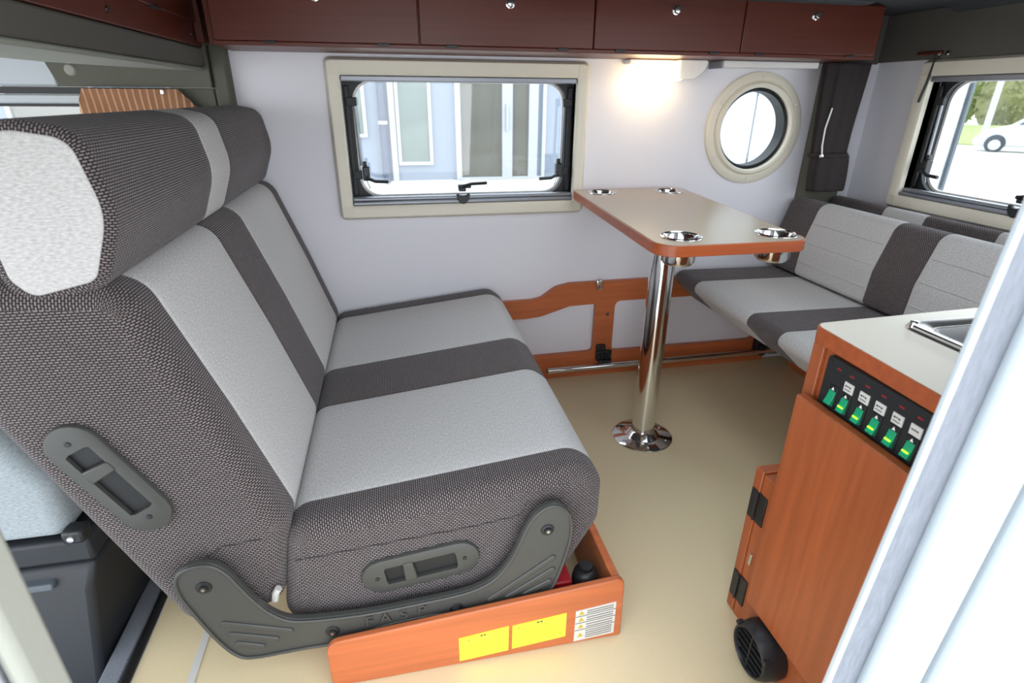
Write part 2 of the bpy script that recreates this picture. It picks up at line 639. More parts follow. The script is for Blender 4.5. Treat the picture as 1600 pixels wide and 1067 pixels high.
leaning('edge_bead', 0.513, 0.521, YN - 0.004, YN + 0.003, M['doorpaint'], 0.002)
leaning('weather_strip', 0.521, 0.566, YN - 0.001, YN + 0.004, M['felt'], 0.001)
leaning('door_edge', 0.562, 0.648, YN - 0.022, YN + 0.004, M['doorpaint'], 0.012)
leaning('seam_gasket', 0.645, 0.660, YN - 0.004, YN + 0.004, M['felt'], 0.0)
leaning('door_skin', 0.657, 0.98, YN - 0.034, YN + 0.004, M['doorpaint'], 0.016)

# ------------------------------------------------------------------ windows
def stay(root, x, sgn, z0, z1, y):
    s = bx('stay_track', (x - 0.008, x + 0.008, y - 0.012, y, z0, z1), M['rubber'], root, bevel=0.003)
    xs = x + sgn * 0.022
    tb('stay_rod', [(xs, y - 0.006, z1 - 0.045), (xs + sgn * 0.004, y - 0.006, z0 + 0.10)], 0.005, M['alu'], s)
    bx('stay_clip', (min(x, xs) - 0.004, max(x, xs) + 0.008, y - 0.014, y - 0.001, z1 - 0.062, z1 - 0.035), M['rubber'], s)
    bx('stay_clip', (min(x, xs) - 0.004, max(x, xs) + 0.004, y - 0.014, y - 0.001, z0 + 0.055, z0 + 0.085), M['rubber'], s)
    c = [(xs + sgn * 0.006 + sgn * 0.02 * math.sin(t), y - 0.008, z0 + 0.08 - 0.06 * math.sin(t * 0.9)) for t in [0.1 * k for k in range(16)]]
    tb('stay_wire', c, 0.0018, M['alu'], s, n=6)


def latch(root, x, z, sgn, y):
    """side latch: black pivot block with a lever pointing to the middle"""
    b = bmesh.new()
    box(b, x - 0.010, x + 0.014, y - 0.03, y - 0.002, z - 0.018, z + 0.030)
    box(b, x - 0.006, x + 0.006, y - 0.022, y - 0.004, z + 0.028, z + 0.046)
    l = build('side_latch', b, M['black'], root, bevel=0.004)
    tb('latch_lever', [(x, y - 0.03, z - 0.006), (x + sgn * 0.03, y - 0.032, z - 0.020), (x + sgn * 0.075, y - 0.034, z - 0.022)], 0.006, M['black'], l, n=8)


def hatch_window(root, u0, u1, v0, v1, latches=True):
    """hinged caravan window in the root's frame: u along the wall, w outwards; (u0..u1, v0..v1) = clear opening"""
    LOCAL[0] = True
    bm = bmesh.new()
    o = rrect(u0 - 0.046, u1 + 0.042, v0 - 0.048, v1 + 0.052, 0.022, 5)
    i = rrect(u0, u1, v0, v1, 0.006, 5)
    i2 = rrect(u0 - 0.008, u1 + 0.008, v0 - 0.008, v1 + 0.008, 0.006, 5)
    o2 = rrect(u0 - 0.036, u1 + 0.032, v0 - 0.038, v1 + 0.042, 0.016, 5)
    loops = [(o, 0.0), (o, -0.012), (o2, -0.026), (i2, -0.026), (i, -0.020), (i, 0.03)]
    prev = None
    for L, w in loops:
        R = [bm.verts.new((p[0], w, p[1])) for p in L]
        if prev:
            for k in range(len(R)):
                bm.faces.new((prev[k - 1], prev[k], R[k], R[k - 1]))
        prev = R
    fr = build('frame', bm, M['beige'], root, smooth=True)
    for (a, b) in ((u0 + 0.0, v1), (u1, v1), (u0, v0), (u1, v0)):       # corner joints of the frame
        du = -0.046 if a == u0 else 0.042
        dv = -0.048 if b == v0 else 0.052
        box_ = bmesh.new()
        xa, xb = sorted((a + du * 0.76, a + du * 0.02))
        za, zb = sorted((b + dv * 0.76, b + dv * 0.03))
        box(box_, xa, xb, -0.0268, -0.015, za, zb)
        build('corner_piece', box_, M['beige'], fr, bevel=0.0006)
    bx('blind_rail', (u0 + 0.002, u1 - 0.002, -0.016, 0.012, v1 - 0.018, v1 - 0.001), M['alu'], root, bevel=0.003)
    bt = bx('blind_rail', (u0 + 0.002, u1 - 0.002, -0.018, 0.014, v0 + 0.001, v0 + 0.013), M['alu'], root, bevel=0.003)
    bx('blind_lip', (u0 + 0.002, u1 - 0.002, -0.008, 0.02, v0 + 0.013, v0 + 0.026), M['alu'], bt, bevel=0.004)
    pl('rubber_seal', rrect(u0 - 0.004, u1 + 0.004, v0 - 0.004, v1 + 0.004, 0.01), [rrect(u0 + 0.028, u1 - 0.024, v0 + 0.02, v1 - 0.012, 0.07, 7)], 'y', 0.032, 0.055, M['rubber'], root)
    pl('pane_edge', rrect(u0 + 0.012, u1 - 0.01, v0 + 0.006, v1 - 0.004, 0.075, 7), [rrect(u0 + 0.036, u1 - 0.032, v0 + 0.026, v1 - 0.018, 0.065, 7)], 'y', 0.057, 0.066, M['diffuser'], root)
    pl('pane', rrect(u0 + 0.014, u1 - 0.012, v0 + 0.008, v1 - 0.006, 0.07, 7), [], 'y', 0.068, 0.073, M['glass'], root)
    stay(root, u0 + 0.014, 1, v0 + 0.03, v1 - 0.03, 0.03)
    stay(root, u1 - 0.012, -1, v0 + 0.03, v1 - 0.03, 0.03)
    latch(root, u0 + 0.052, v0 + 0.10, 1, 0.03)
    latch(root, u1 - 0.05, v0 + 0.10, -1, 0.03)
    um = (u0 + u1) / 2 - 0.012
    q = bmesh.new()
    half = [(um + 0.024 * math.cos(t), v0 + 0.034 + 0.036 * math.sin(t)) for t in [PI + PI * k / 12 for k in range(13)]]
    bite = [(um + 0.017 * math.cos(t), v0 + 0.036 + 0.010 * math.sin(t)) for t in [2 * PI - PI * k / 8 for k in range(9)]]
    plate(q, half + bite, [], 'y', -0.026, -0.012)
    c = build('latch_base', q, M['black'], bt, bevel=0.002)
    if latches:
        q = bmesh.new()
        box(q, um - 0.014, um + 0.012, -0.016, 0.02, v0 + 0.040, v0 + 0.058)
        box(q, um - 0.016, um + 0.03, -0.022, 0.006, v0 + 0.052, v0 + 0.064)
        c = build('middle_latch', q, M['black'], root, bevel=0.004)
        tb('latch_lever', [(um + 0.0, -0.02, v0 + 0.060), (um + 0.03, -0.026, v0 + 0.068), (um + 0.085, -0.032, v0 + 0.071)], 0.0055, M['black'], c, n=8)
    LOCAL[0] = False


w1 = st(empty('window_1', (0, YW, 0)))
hatch_window(w1, *W1)
w3 = st(empty('window_3', (XR, 0, 0), rz=-PI / 2))
hatch_window(w3, -W3[1], -W3[0], W3[2], W3[3])

w2 = st(empty('window_2', (RC[0], YW, RC[1])))
la('frame', [(0.200, 0.0), (0.200, -0.010), (0.192, -0.016), (0.172, -0.017), (0.168, -0.012), (0.160, -0.024), (0.150, -0.024), (0.146, -0.016), (0.146, 0.04)], (RC[0], YW, RC[1]), M['beige'], w2, 'y', 56)
la('rubber_seal', [(0.149, 0.0), (0.140, -0.006), (0.134, 0.0), (0.132, 0.05), (0.149, 0.05)], (RC[0], YW, RC[1]), M['rubber'], w2, 'y', 56)
la('pane', [(0.0, 0.046), (0.138, 0.046), (0.138, 0.05), (0.0, 0.05)], (RC[0], YW, RC[1]), M['glass'], w2, 'y', 56)
for k in range(6):
    t = PI / 6 + k * PI / 3
    la('screw', [(0.0, -0.021), (0.005, -0.020), (0.006, -0.015)], (RC[0] + 0.181 * math.cos(t), YW, RC[1] + 0.181 * math.sin(t)), M['beige'], w2, 'y', 10)

# ================================================================== overhead cabinet along the far wall
oc = empty('overhead_cabinet', (0.58, 1.90, 1.222), 'long row of shade-darkened cherry wall cupboards above the two side windows', 'cabinet')
ZB, ZT, YF = 1.222, 1.383, 1.782
bx('body', (-0.455, 1.60, YF + 0.018, YW - 0.001, ZB, ZT), M['cherry_shaded'], oc, bevel=0.002)
edges = [-0.44, 0.10, 0.614, 1.10, 1.598]
hx = [(-0.30, 0.00), (0.19, 0.52), (0.70, 1.01), (1.17, 1.50)]
for i in range(4):
    d = bx('door', (edges[i] + 0.002, edges[i + 1] - 0.002, YF, YF + 0.016, ZB + 0.010, ZT - 0.008), M['cherry_shaded'], oc, bevel=0.0025)
    for h in hx[i]:
        bx('hinge', (h - 0.016, h + 0.016, YF - 0.003, YF + 0.02, ZB + 0.004, ZB + 0.011), M['black'], d, bevel=0.001)
    kx = (-0.17, 0.36, 0.868, 1.346)[i]
    la('knob', [(0.0, -0.016), (0.009, -0.014), (0.011, -0.008), (0.009, -0.001), (0.013, 0.0)], (kx, YF, 1.341), M['steel'], d, 'y', 18)
bx('bottom_rail', (-0.44, 1.598, YF + 0.003, YF + 0.018, ZB - 0.001, ZB + 0.009), M['cherry_shaded'], oc, bevel=0.001)
# padded edge of the bunk over the cupboards
st(bx('trim_6', (-0.45, 1.50, 1.72, 1.775, ZT - 0.012, ZC - 0.0005), M['ceil'], bevel=0.008))

# board across the front under the over-cab bunk
bb = empty('bunk_board', (-0.53, 1.2, 1.225), 'cherry wood board hanging at the front over the cab opening', 'board')
bx('board', (-0.545, -0.522, 0.43, 1.990, 1.226, ZC - 0.001), M['cherry_shaded'], bb, bevel=0.002)
bx('upper_board', (-0.521, -0.512, 0.43, 1.93, 1.285, ZC - 0.001), M['cherry_shaded'], bb, bevel=0.002)
bx('end_post', (-0.521, -0.500, 1.93, 1.990, 1.235, ZC - 0.001), M['cherry_shaded'], bb, bevel=0.002)
for (y, z) in ((1.38, 1.25), (1.90, 1.254)):
    la('screw_cap', [(0.0, 0.004), (0.006, 0.003), (0.007, 0.0)], (-0.522, y, z), M['black'], bb, 'x', 12)
bx('hinge', (-0.523, -0.508, 1.60, 1.65, 1.282, 1.290), M['black'], bb, bevel=0.001)
# grey header, underside paled as if lit from the cab; cab side wall beyond
st(bx('trim_7', (-0.56, -0.525, 0.42, 1.994, 1.174, 1.225), M['grey'], bevel=0.006))
st(pl('trim_12', [(-0.527, 0.42), (-0.527, 1.985), (-0.60, 1.92), (-0.74, 1.55), (-0.78, 0.42)], [], 'z', 1.163, 1.1735, M['headliner'], bevel=0.006))
st(bx('trim_8', (-1.9, -0.60, 0.20, 2.04, ZC - 0.06, ZC), M['grey'], bevel=0))

# ================================================================== the wood frame low on the far wall
wf = empty('wall_frame', (0.92, 2.03, 0.0), 'cherry wood cutout frame low on the white wall beside the table leg', 'frame')
outer = rpoly([(0.24, 0.001), (1.60, 0.001), (1.60, 0.425), (0.66, 0.420), (0.60, 0.408), (0.54, 0.366), (0.50, 0.359), (0.24, 0.358)], [0, 0, 0, 0.04, 0.06, 0.05, 0.03, 0], 6)
hA = rpoly([(0.30, 0.106), (0.772, 0.112), (0.772, 0.327), (0.66, 0.324), (0.60, 0.305), (0.54, 0.287), (0.48, 0.281), (0.30, 0.281)], [0.01, 0.018, 0.004, 0.03, 0.06, 0.05, 0.03, 0.01], 6)
hB = rrect(0.856, 1.535, 0.108, 0.334, 0.025, 6)
pl('board', outer, [hA, hB], 'y', 2.022, YW - 0.001, M['cherry'], wf, bevel=0.004)
lt = bx('latch', (0.766, 0.794, 2.013, 2.024, 0.388, 0.432), M['steel'], wf, bevel=0.006)
la('latch_knob', [(0.0, -0.010), (0.009, -0.008), (0.011, 0.0)], (0.78, 2.014, 0.398), M['steel'], lt, 'y', 16)
la('screw_hole', [(0.0, -0.002), (0.006, -0.002), (0.008, 0.0005)], (0.826, 2.022, 0.277), M['ink'], wf, 'y', 12)
q = bmesh.new()
box(q, 0.785, 0.852, 2.002, 2.022, 0.075, 0.118)
box(q, 0.785, 0.825, 2.005, 2.022, 0.118, 0.145)
box(q, 0.792, 0.846, 1.985, 2.004, 0.048, 0.082)
for k in range(4):
    box(q, 0.788 + 0.016 * k, 0.798 + 0.016 * k, 1.994, 2.003, 0.082, 0.110)
build('hinge_bracket', q, M['black'], wf, bevel=0.003)
q = bmesh.new()
box(q, 1.535, 1.585, 1.990, 2.022, 0.060, 0.120)
box(q, 1.545, 1.575, 1.975, 1.992, 0.045, 0.090)
build('hinge_bracket', q, M['black'], wf, bevel=0.003)
q = bmesh.new()
tube(q, [(0.567, 1.985, 0.056), (1.62, 1.985, 0.062)], 0.0125, 18)
build('steel_tube', q, M['steel'], wf, smooth=True)
la('tube_end', [(0.0, -0.002), (0.009, -0.002), (0.009, 0.001)], (0.567, 1.985, 0.056), M['rubber'], wf, 'x', 16)

# ================================================================== lamp, light strip
lp = empty('wall_lamp', (0.95, 1.99, 1.17), 'lit reading lamp with warm glow under the cupboards', 'lamp')
pl('housing', rpoly([(0.99, 1.221), (1.10, 1.221), (1.085, 1.185), (1.05, 1.160), (0.99, 1.160)], [0.004, 0.01, 0.02, 0.02, 0.01], 4), [], 'y', 1.955, YW - 0.001, M['diffuser'], lp, bevel=0.006)
bx('back_plate', (0.82, 1.0, 1.99, YW - 0.001, 1.205, 1.221), M['diffuser'], lp, bevel=0.003)
q = bmesh.new()
lathe(q, [(0.0, -0.004), (0.014, -0.002), (0.020, 0.006), (0.022, 0.03), (0.022, 0.15), (0.018, 0.165), (0.0, 0.168)], (0.845, 1.985, 1.174), 'x', 20)
build('lens', q, M['lens'], lp, smooth=True)
pt_l = bpy.data.lights.new('wall_lamp_light', 'POINT')
pt_l.energy = 0.26
pt_l.color = (1.0, 0.80, 0.52)
pt_l.shadow_soft_size = 0.03
plo = bpy.data.objects.new('wall_lamp_light', pt_l)
plo.location = (0.890, 1.900, 1.140)
COL.objects.link(plo)
ls = empty('strip_lamp', (1.34, 1.98, 1.205), 'slim white unlit strip lamp above the round window', 'lamp')
bx('housing', (1.15, 1.53, 1.955, YW - 0.001, 1.200, 1.221), M['diffuser'], ls, bevel=0.004)
bx('end_cap', (1.145, 1.152, 1.953, YW - 0.001, 1.196, 1.221), M['alu'], ls, bevel=0.002)

# ================================================================== the bench seat facing the rear
bs = empty('travel_seat', (0.05, 1.44, 0.0), 'wide reclined travel seat striped charcoal mesh and light grey, facing the table', 'seat')
YA, YB = 0.862, 2.035
STR = [0.937, 1.312, 1.530, 1.948]
seatp = rpoly([(-0.288, 0.104), (0.305, 0.140), (0.378, 0.275), (0.378, 0.385), (0.325, 0.426), (-0.246, 0.362)], [0.05, 0.06, 0.07, 0.055, 0.065, 0.05], 6)
backp = rpoly([(-0.276, 0.175), (-0.238, 0.370), (-0.312, 0.600), (-0.398, 0.842), (-0.690, 0.862), (-0.640, 0.640), (-0.452, 0.150)], [0.05, 0.05, 0.3, 0.06, 0.07, 0.3, 0.05], 6)
headp = rpoly([(-0.520, 0.818), (-0.418, 0.842), (-0.378, 0.945), (-0.400, 1.058), (-0.480, 1.072), (-0.545, 1.055), (-0.556, 0.95), (-0.550, 0.855)], [0.04, 0.04, 0.12, 0.045, 0.08, 0.04, 0.08, 0.04], 6)


def striped(name, prof, parent):
    """dark mesh body in three sewn sections, light panels between them"""
    base = cushion(name, prof, YA, STR[0], M['knit'], parent, r0=0.034)
    cushion('light_panel', prof, STR[0], STR[1], M['light'], base)
    cushion('dark_panel', prof, STR[1], STR[2], M['knit'], base)
    cushion('light_panel', prof, STR[2], STR[3], M['light'], base)
    cushion('dark_panel', prof, STR[3], YB, M['knit'], base, r1=0.030)
    return base


sc = striped('seat_cushion', seatp, bs)
sb = striped('backrest', backp, bs)
hd = cushion('headrest', headp, YA + 0.004, 1.345, M['knit'], bs, r0=0.014, caps=(False, True))
cushion('light_panel', headp, 1.345, 1.500, M['light'], hd)
cushion('dark_panel', headp, 1.500, YB - 0.004, M['knit'], hd, r1=0.014, caps=(True, False))
capp = inset(densify(headp), 0.012)
cushion('end_cap', capp, YA + 0.0035, YA + 0.02, M['light'], hd, r0=0.006)
cushion('end_cap', capp, YB - 0.02, YB - 0.0035, M['light'], hd, r1=0.006)
tb('piping', [(0.30, YA + 0.006, 0.287), (0.33, YA + 0.006, 0.290), (0.352, YA + 0.010, 0.300), (0.372, YA + 0.03, 0.315), (0.378, YA + 0.06, 0.32)], 0.0035, M['rubber'], sc, n=8)
tb('seam', [(-0.24, YA - 0.0005, 0.288), (-0.05, YA - 0.001, 0.302), (0.10, YA - 0.001, 0.312), (0.20, YA - 0.0005, 0.325), (0.215, YA, 0.36)], 0.0014, M['thread'], sc, n=6)
tb('seam', [(-0.43, YA - 0.0005, 0.30), (-0.36, YA - 0.001, 0.345), (-0.29, YA - 0.0005, 0.352)], 0.0014, M['thread'], sb, n=6)


def recess_handle(parent, cx, cz, ang, L=0.238, W=0.084):
    """oval plastic grip plate let into the side of the upholstery, with two pockets and a bridge"""
    ca, sa = math.cos(ang), math.sin(ang)

    def tr(P):
        return [(cx + p[0] * ca - p[1] * sa, cz + p[0] * sa + p[1] * ca) for p in P]
    N = 64

    def polar(fn):
        return [fn(2 * PI * k / N) for k in range(N)]

    def stadium(d):
        r, h = W / 2 - d, L / 2 - W / 2

        def f(t):
            c, q_ = math.cos(t), math.sin(t)
            if abs(q_) > 1e-6 and abs(r / q_ * c) <= h:
                k = r / abs(q_)
                return (k * c, k * q_)
            sg = 1 if c > 0 else -1
            b = c * h * sg
            k = b + math.sqrt(max(0, b * b - h * h + r * r))
            return (k * c, k * q_)
        return polar(f)
    hx_, hz_ = 0.072, 0.021
    hole = polar(lambda t: tuple(min(hx_ / max(abs(math.cos(t)), 1e-6), hz_ / max(abs(math.sin(t)), 1e-6)) * v for v in (math.cos(t), math.sin(t))))
    y0 = YA - 0.010
    bm = bmesh.new()
    prev = None
    for P, y in ((stadium(0), YA + 0.002), (stadium(0), y0 + 0.004), (stadium(0.0015), y0 + 0.001), (stadium(0.004), y0), (hole, y0), (hole, YA - 0.0005)):
        R_ = [bm.verts.new((p[0], y, p[1])) for p in tr(P)]
        if prev:
            for k in range(N):
                bm.faces.new((prev[k - 1], prev[k], R_[k], R_[k - 1]))
        prev = R_
    p = build('grip_plate', bm, M['bracket'], parent, smooth=True, angle=30)
    pl('pocket', tr([(-0.073, -0.022), (0.073, -0.022), (0.073, 0.022), (-0.073, 0.022)]), [], 'y', YA - 0.002, YA + 0.001, M['rubber'], p)
    pl('bridge', tr([(-0.037, -0.022), (-0.011, -0.022), (-0.014, 0.023), (-0.034, 0.023)]), [], 'y', y0 - 0.003, YA - 0.001, M['bracket'], p, bevel=0.003)
    for s in (-0.088, 0.088):
        c = tr([(s, 0)])[0]
        la('screw', [(0.0, -0.002), (0.0045, -0.0015), (0.005, 0.001)], (c[0], y0, c[1]), M['black'], p, 'y', 12)
    return p


recess_handle(sc, -0.004, 0.231, math.radians(7))
recess_handle(sb, -0.492, 0.518, math.radians(-63))

# moulded side bracket of the seat
brk = [(-0.434, 0.323), (-0.412, 0.342), (-0.373, 0.346), (-0.346, 0.322), (-0.326, 0.272), (-0.298, 0.215), (-0.268, 0.182), (-0.238, 0.171), (-0.157, 0.164), (-0.100, 0.163), (-0.038, 0.167), (0.044, 0.172), (0.097, 0.179), (0.143, 0.202), (0.177, 0.252), (0.203, 0.327), (0.230, 0.366), (0.266, 0.375), (0.297, 0.345), (0.303, 0.290), (0.286, 0.209), (0.262, 0.135), (0.235, 0.126), (0.069, 0.117), (0.040, 0.118), (0.025, 0.127), (-0.041, 0.124), (-0.095, 0.119), (-0.114, 0.106), (-0.172, 0.092), (-0.251, 0.094), (-0.341, 0.090), (-0.368, 0.102), (-0.394, 0.151), (-0.422, 0.233), (-0.437, 0.285)]


def chaikin(P, n=2):
    for _ in range(n):
        Q = []
        for i in range(len(P)):
            a, b = P[i], P[(i + 1) % len(P)]
            Q += [(a[0] * .75 + b[0] * .25, a[1] * .75 + b[1] * .25), (a[0] * .25 + b[0] * .75, a[1] * .25 + b[1] * .75)]
        P = Q
    return P


brp = chaikin(brk)
bk = pl('side_bracket', brp, [], 'y', 0.826, 0.842, M['bracket'], bs, bevel=0.004, seg=3)
q = bmesh.new()
plate(q, brp, [inset(brp, 0.006)], 'y', 0.8215, 0.8275)
build('raised_rim', q, M['bracket'], bk, bevel=0.002)
for (x, z) in ((-0.389, 0.290), (0.248, 0.310), (-0.186, 0.129), (0.060, 0.136)):
    b_ = la('bolt', [(0.0, -0.006), (0.007, -0.006), (0.008, -0.002), (0.013, -0.001), (0.015, 0.003)], (x, 0.825, z), M['black'], bk, 'y', 20)
    la('bolt_socket', [(0.0, -0.0065), (0.0035, -0.0065), (0.004, -0.005)], (x, 0.825, z), M['brushed'], b_, 'y', 6)


def rib(p0, p1, r=0.006):
    p0, p1 = Vector(p0), Vector(p1)
    d = (p1 - p0).normalized()
    n_ = Vector((-d.y, d.x))
    P = []
    for k in range(7):
        t = PI / 2 + PI * k / 6
        P.append(p0 + d * math.cos(t) * r + n_ * math.sin(t) * r)
    for k in range(7):
        t = -PI / 2 + PI * k / 6
        P.append(p1 + d * math.cos(t) * r + n_ * math.sin(t) * r)
    pl('rib', [tuple(v) for v in P], [], 'y', 0.8225, 0.828, M['bracket'], bk, bevel=0.002)


rib((-0.372, 0.195), (-0.262, 0.150))
rib((-0.366, 0.165), (-0.290, 0.134))
rib((-0.358, 0.138), (-0.318, 0.121))
rib((0.130, 0.146), (0.262, 0.235))
rib((0.168, 0.146), (0.262, 0.203))
rib((0.205, 0.146), (0.256, 0.171))
for ch, x, z in (('F', -0.114, 0.142), ('A', -0.082, 0.1445), ('S', -0.046, 0.1465), ('P', -0.010, 0.149)):
    text('embossed_letter', ch, 0.036, (x, 0.8255, z), (PI / 2, 0, 0), M['bracket'], bk, 0.004)
tb('belt_anchor', [(-0.288, 0.86, 0.20), (-0.283, 0.855, 0.222), (-0.276, 0.856, 0.232)], 0.007, M['paper'], bs, n=8)

# ------------------------------------------------------------------ box the seat stands on
sbx = empty('seat_base_box', (0.1, 1.4, 0.0), 'orange-brown wooden box under the striped travel seat', 'box')
fp = pl('front_panel', rpoly([(-0.198, 0.001), (0.420, 0.001), (0.416, 0.171), (-0.198, 0.124)], [0.0, 0.0, 0.018, 0.028], 5), [], 'y', 0.800, 0.815, M['cherry'], sbx, bevel=0.003)
bx('side_panel', (0.392, 0.410, 0.816, 1.93, 0.001, 0.165), M['cherry'], sbx, bevel=0.003)
bx('side_panel', (-0.198, -0.180, 0.816, 1.93, 0.001, 0.090), M['cherry'], sbx, bevel=0.003)
bx('rear_panel', (-0.180, 0.391, 1.912, 1.93, 0.001, 0.110), M['cherry'], sbx, bevel=0.003)
bx('inner_rail', (-0.178, 0.250, 0.844, 0.858, 0.001, 0.112), M['cherry'], sbx, bevel=0.002)
for y in (1.05, 1.45, 1.85):
    bx('cross_rail', (-0.178, 0.30, y, y + 0.02, 0.001, 0.102), M['cherry'], sbx, bevel=0.002)


def fq(x, z):
    return (x, z)


y1 = pl('yellow_sticker', [(0.060, 0.012), (0.164, 0.019), (0.165, 0.090), (0.060, 0.079)], [], 'y', 0.7985, 0.8, M['yellow'], fp)
y2 = pl('yellow_sticker', [(0.172, 0.021), (0.290, 0.030), (0.290, 0.099), (0.173, 0.089)], [], 'y', 0.7985, 0.8, M['yellow'], fp)
y3 = pl('warning_sticker', [(0.310, 0.008), (0.402, 0.014), (0.401, 0.108), (0.311, 0.099)], [], 'y', 0.7985, 0.8, M['paper'], fp)


def inkline(parent, x0, z0, x1, z1, h, mat=None, n=1):
    q = bmesh.new()
    for k in range(n):
        a, b = k / n, (k + 0.72) / n if n > 1 else 1
        xa, xb = x0 + (x1 - x0) * a, x0 + (x1 - x0) * b
        za, zb = z0 + (z1 - z0) * a, z0 + (z1 - z0) * b
        vs = [q.verts.new(p) for p in ((xa, 0.7981, za), (xb, 0.7981, zb), (xb, 0.7981, zb + h), (xa, 0.7981, za + h))]
        q.faces.new(vs)
        vs2 = [q.verts.new((v.co.x, 0.7984, v.co.z)) for v in vs]
        q.faces.new(vs2[::-1])
        for i in range(4):
            q.faces.new((vs[i - 1], vs[i], vs2[i], vs2[i - 1]))
    o = build('print', q, mat or M['ink'], parent)
    o['kind'] = 'stuff'
    return o


inkline(y1, 0.105, 0.0755, 0.118, 0.0765, 0.004, n=2)
inkline(y1, 0.080, 0.066, 0.0815, 0.066, 0.005)
inkline(y2, 0.225, 0.0855, 0.240, 0.0867, 0.004, n=2)
inkline(y2, 0.186, 0.076, 0.1875, 0.076, 0.005)
for k in range(2):
    for j in range(3):
        b_ = (0.080, 0.054) if k == 0 else (0.190, 0.064)
        inkline((y1, y2)[k], b_[0], b_[1] - 0.010 * j, b_[0] + 0.075, b_[1] - 0.010 * j + 0.005, 0.0010, M['yink'], n=24)
rows_ = [0.102, 0.083, 0.063, 0.042, 0.010]
for k in range(4):
    zt, zb = rows_[k], rows_[k + 1]
    if k < 3:
        inkline(y3, 0.311, zb - 0.002, 0.401, zb + 0.005, 0.0016)
    nl = 4 if k == 3 else 2
    for j in range(nl):
        z_ = zb + 0.005 + (zt - zb - 0.006) * j / nl
        inkline(y3, 0.336, z_, 0.396, z_ + 0.005, 0.0028, n=18)
    zc_ = (zt + zb) / 2
    q = bmesh.new()
    plate(q, [(0.317, zc_ - 0.006), (0.330, zc_ - 0.005), (0.3235, zc_ + 0.006)], [], 'y', 0.7981, 0.7984)
    build('warning_triangle', q, M['yink'], y3)

can = empty('black_canister', (0.352, 0.866, 0.001), 'black canister standing inside the front corner of the seat box', 'canister')
la('body', [(0.0, 0.0), (0.028, 0.0), (0.030, 0.004), (0.030, 0.120), (0.026, 0.136), (0.016, 0.144), (0.0, 0.145)], (0.352, 0.866, 0.001), M['black'], can, n=24)
la('cap', [(0.015, 0.144), (0.014, 0.153), (0.0, 0.154)], (0.352, 0.866, 0.001), M['black'], can, n=20)
rb = empty('red_tool_case', (0.29, 0.872, 0.001), 'small grey and red case inside the seat box beside the canister', 'case')
bx('body', (0.262, 0.316, 0.846, 0.91, 0.001, 0.10), M['cab2'], rb, bevel=0.004)
bx('lid', (0.262, 0.316, 0.846, 0.91, 0.101, 0.135), M['red'], rb, bevel=0.004)

# floor edge towards the cab
st(bx('trim_9', (-0.492, -0.476, 0.40, 1.95, 0.0, 0.0025), M['paper'], bevel=0.001))

# ================================================================== table
T = empty('pedestal_table', (0.80, 1.55, 0.0), 'champagne topped table with cherry edge on one chrome pedestal', 'table')
ZTT = 0.785
corner = [(0.592, 1.163), (0.992, 1.160), (1.082, 2.028), (0.644, 2.030)]
tp = rpoly(corner, [0.055, 0.05, 0.05, 0.05], 8)
cups = [(0.688, 1.252), (0.946, 1.240), (0.735, 1.945), (0.992, 1.935)]
pl('tabletop', inset(tp, 0.004), [circ(c[0], c[1], 0.044, 28) for c in cups], 'z', ZTT - 0.026, ZTT, M['tabletop'], T)
pl('edge_band', tp, [inset(tp, 0.0038)], 'z', ZTT - 0.028, ZTT - 0.0005, M['cherry_e'], T, bevel=0.0015)
for c in cups:
    la('cup_holder', [(0.0, -0.066), (0.034, -0.066), (0.041, -0.060), (0.043, -0.002), (0.047, 0.003), (0.052, 0.0015), (0.0525, 0.0), (0.0435, -0.001), (0.0425, -0.06), (0.036, -0.0685), (0.0, -0.0685)], (c[0], c[1], ZTT + 0.0005), M['steel'], T, n=36)
PX, PY = 0.795, 1.536
la('pole', [(0.0385, 0.012), (0.0385, ZTT - 0.040)], (PX, PY, 0), M['steel'], T, n=36)
la('mount_plate', [(0.0, ZTT - 0.045), (0.08, ZTT - 0.045), (0.085, ZTT - 0.028), (0.0, ZTT - 0.0275)], (PX, PY, 0), M['steel'], T, n=32)
fl = la('base_flange', [(0.104, 0.0005), (0.104, 0.005), (0.100, 0.008), (0.062, 0.011), (0.058, 0.013), (0.046, 0.030), (0.0395, 0.032), (0.0386, 0.034)], (PX, PY, 0), M['steel'], T, n=44)
for k in range(6):
    t = 0.35 + k * PI / 3
    la('screw', [(0.0, 0.003), (0.004, 0.0025), (0.006, 0.0)], (PX + 0.084 * math.cos(t), PY + 0.084 * math.sin(t), 0.009), M['brushed'], fl, n=12)

# ================================================================== rear bench along the rear wall
XF, XB = 1.093, 1.585
ben = [1.846, 1.500, 1.338]
rbn = empty('rear_bench_cushion', (1.42, 1.4, 0.33), 'striped seat cushion of the bench along the rear wall', 'cushion')
benp = rpoly([(XF + 0.105, 0.330), (1.78, 0.330), (1.78, 0.452), (XF + 0.02, 0.460), (XF, 0.425)], [0.03, 0.01, 0.02, 0.045, 0.05], 6)
base = cushion('seat_panel', benp, ben[0], 2.012, M['knit'], rbn, r1=0.02)
cushion('light_panel', benp, ben[1], ben[0], M['light'], base)
cushion('dark_panel', benp, ben[2], ben[1], M['knit'], base)
cushion('light_panel', benp, 0.86, ben[2], M['light'], base, r0=0.03)
bb2 = empty('bench_box', (1.7, 1.35, 0.0), 'low wooden box under the rear bench cushion', 'box')
bx('body', (1.67, 1.855, 0.86, 1.94, 0.001, 0.3285), M['cherry'], bb2, bevel=0.003)


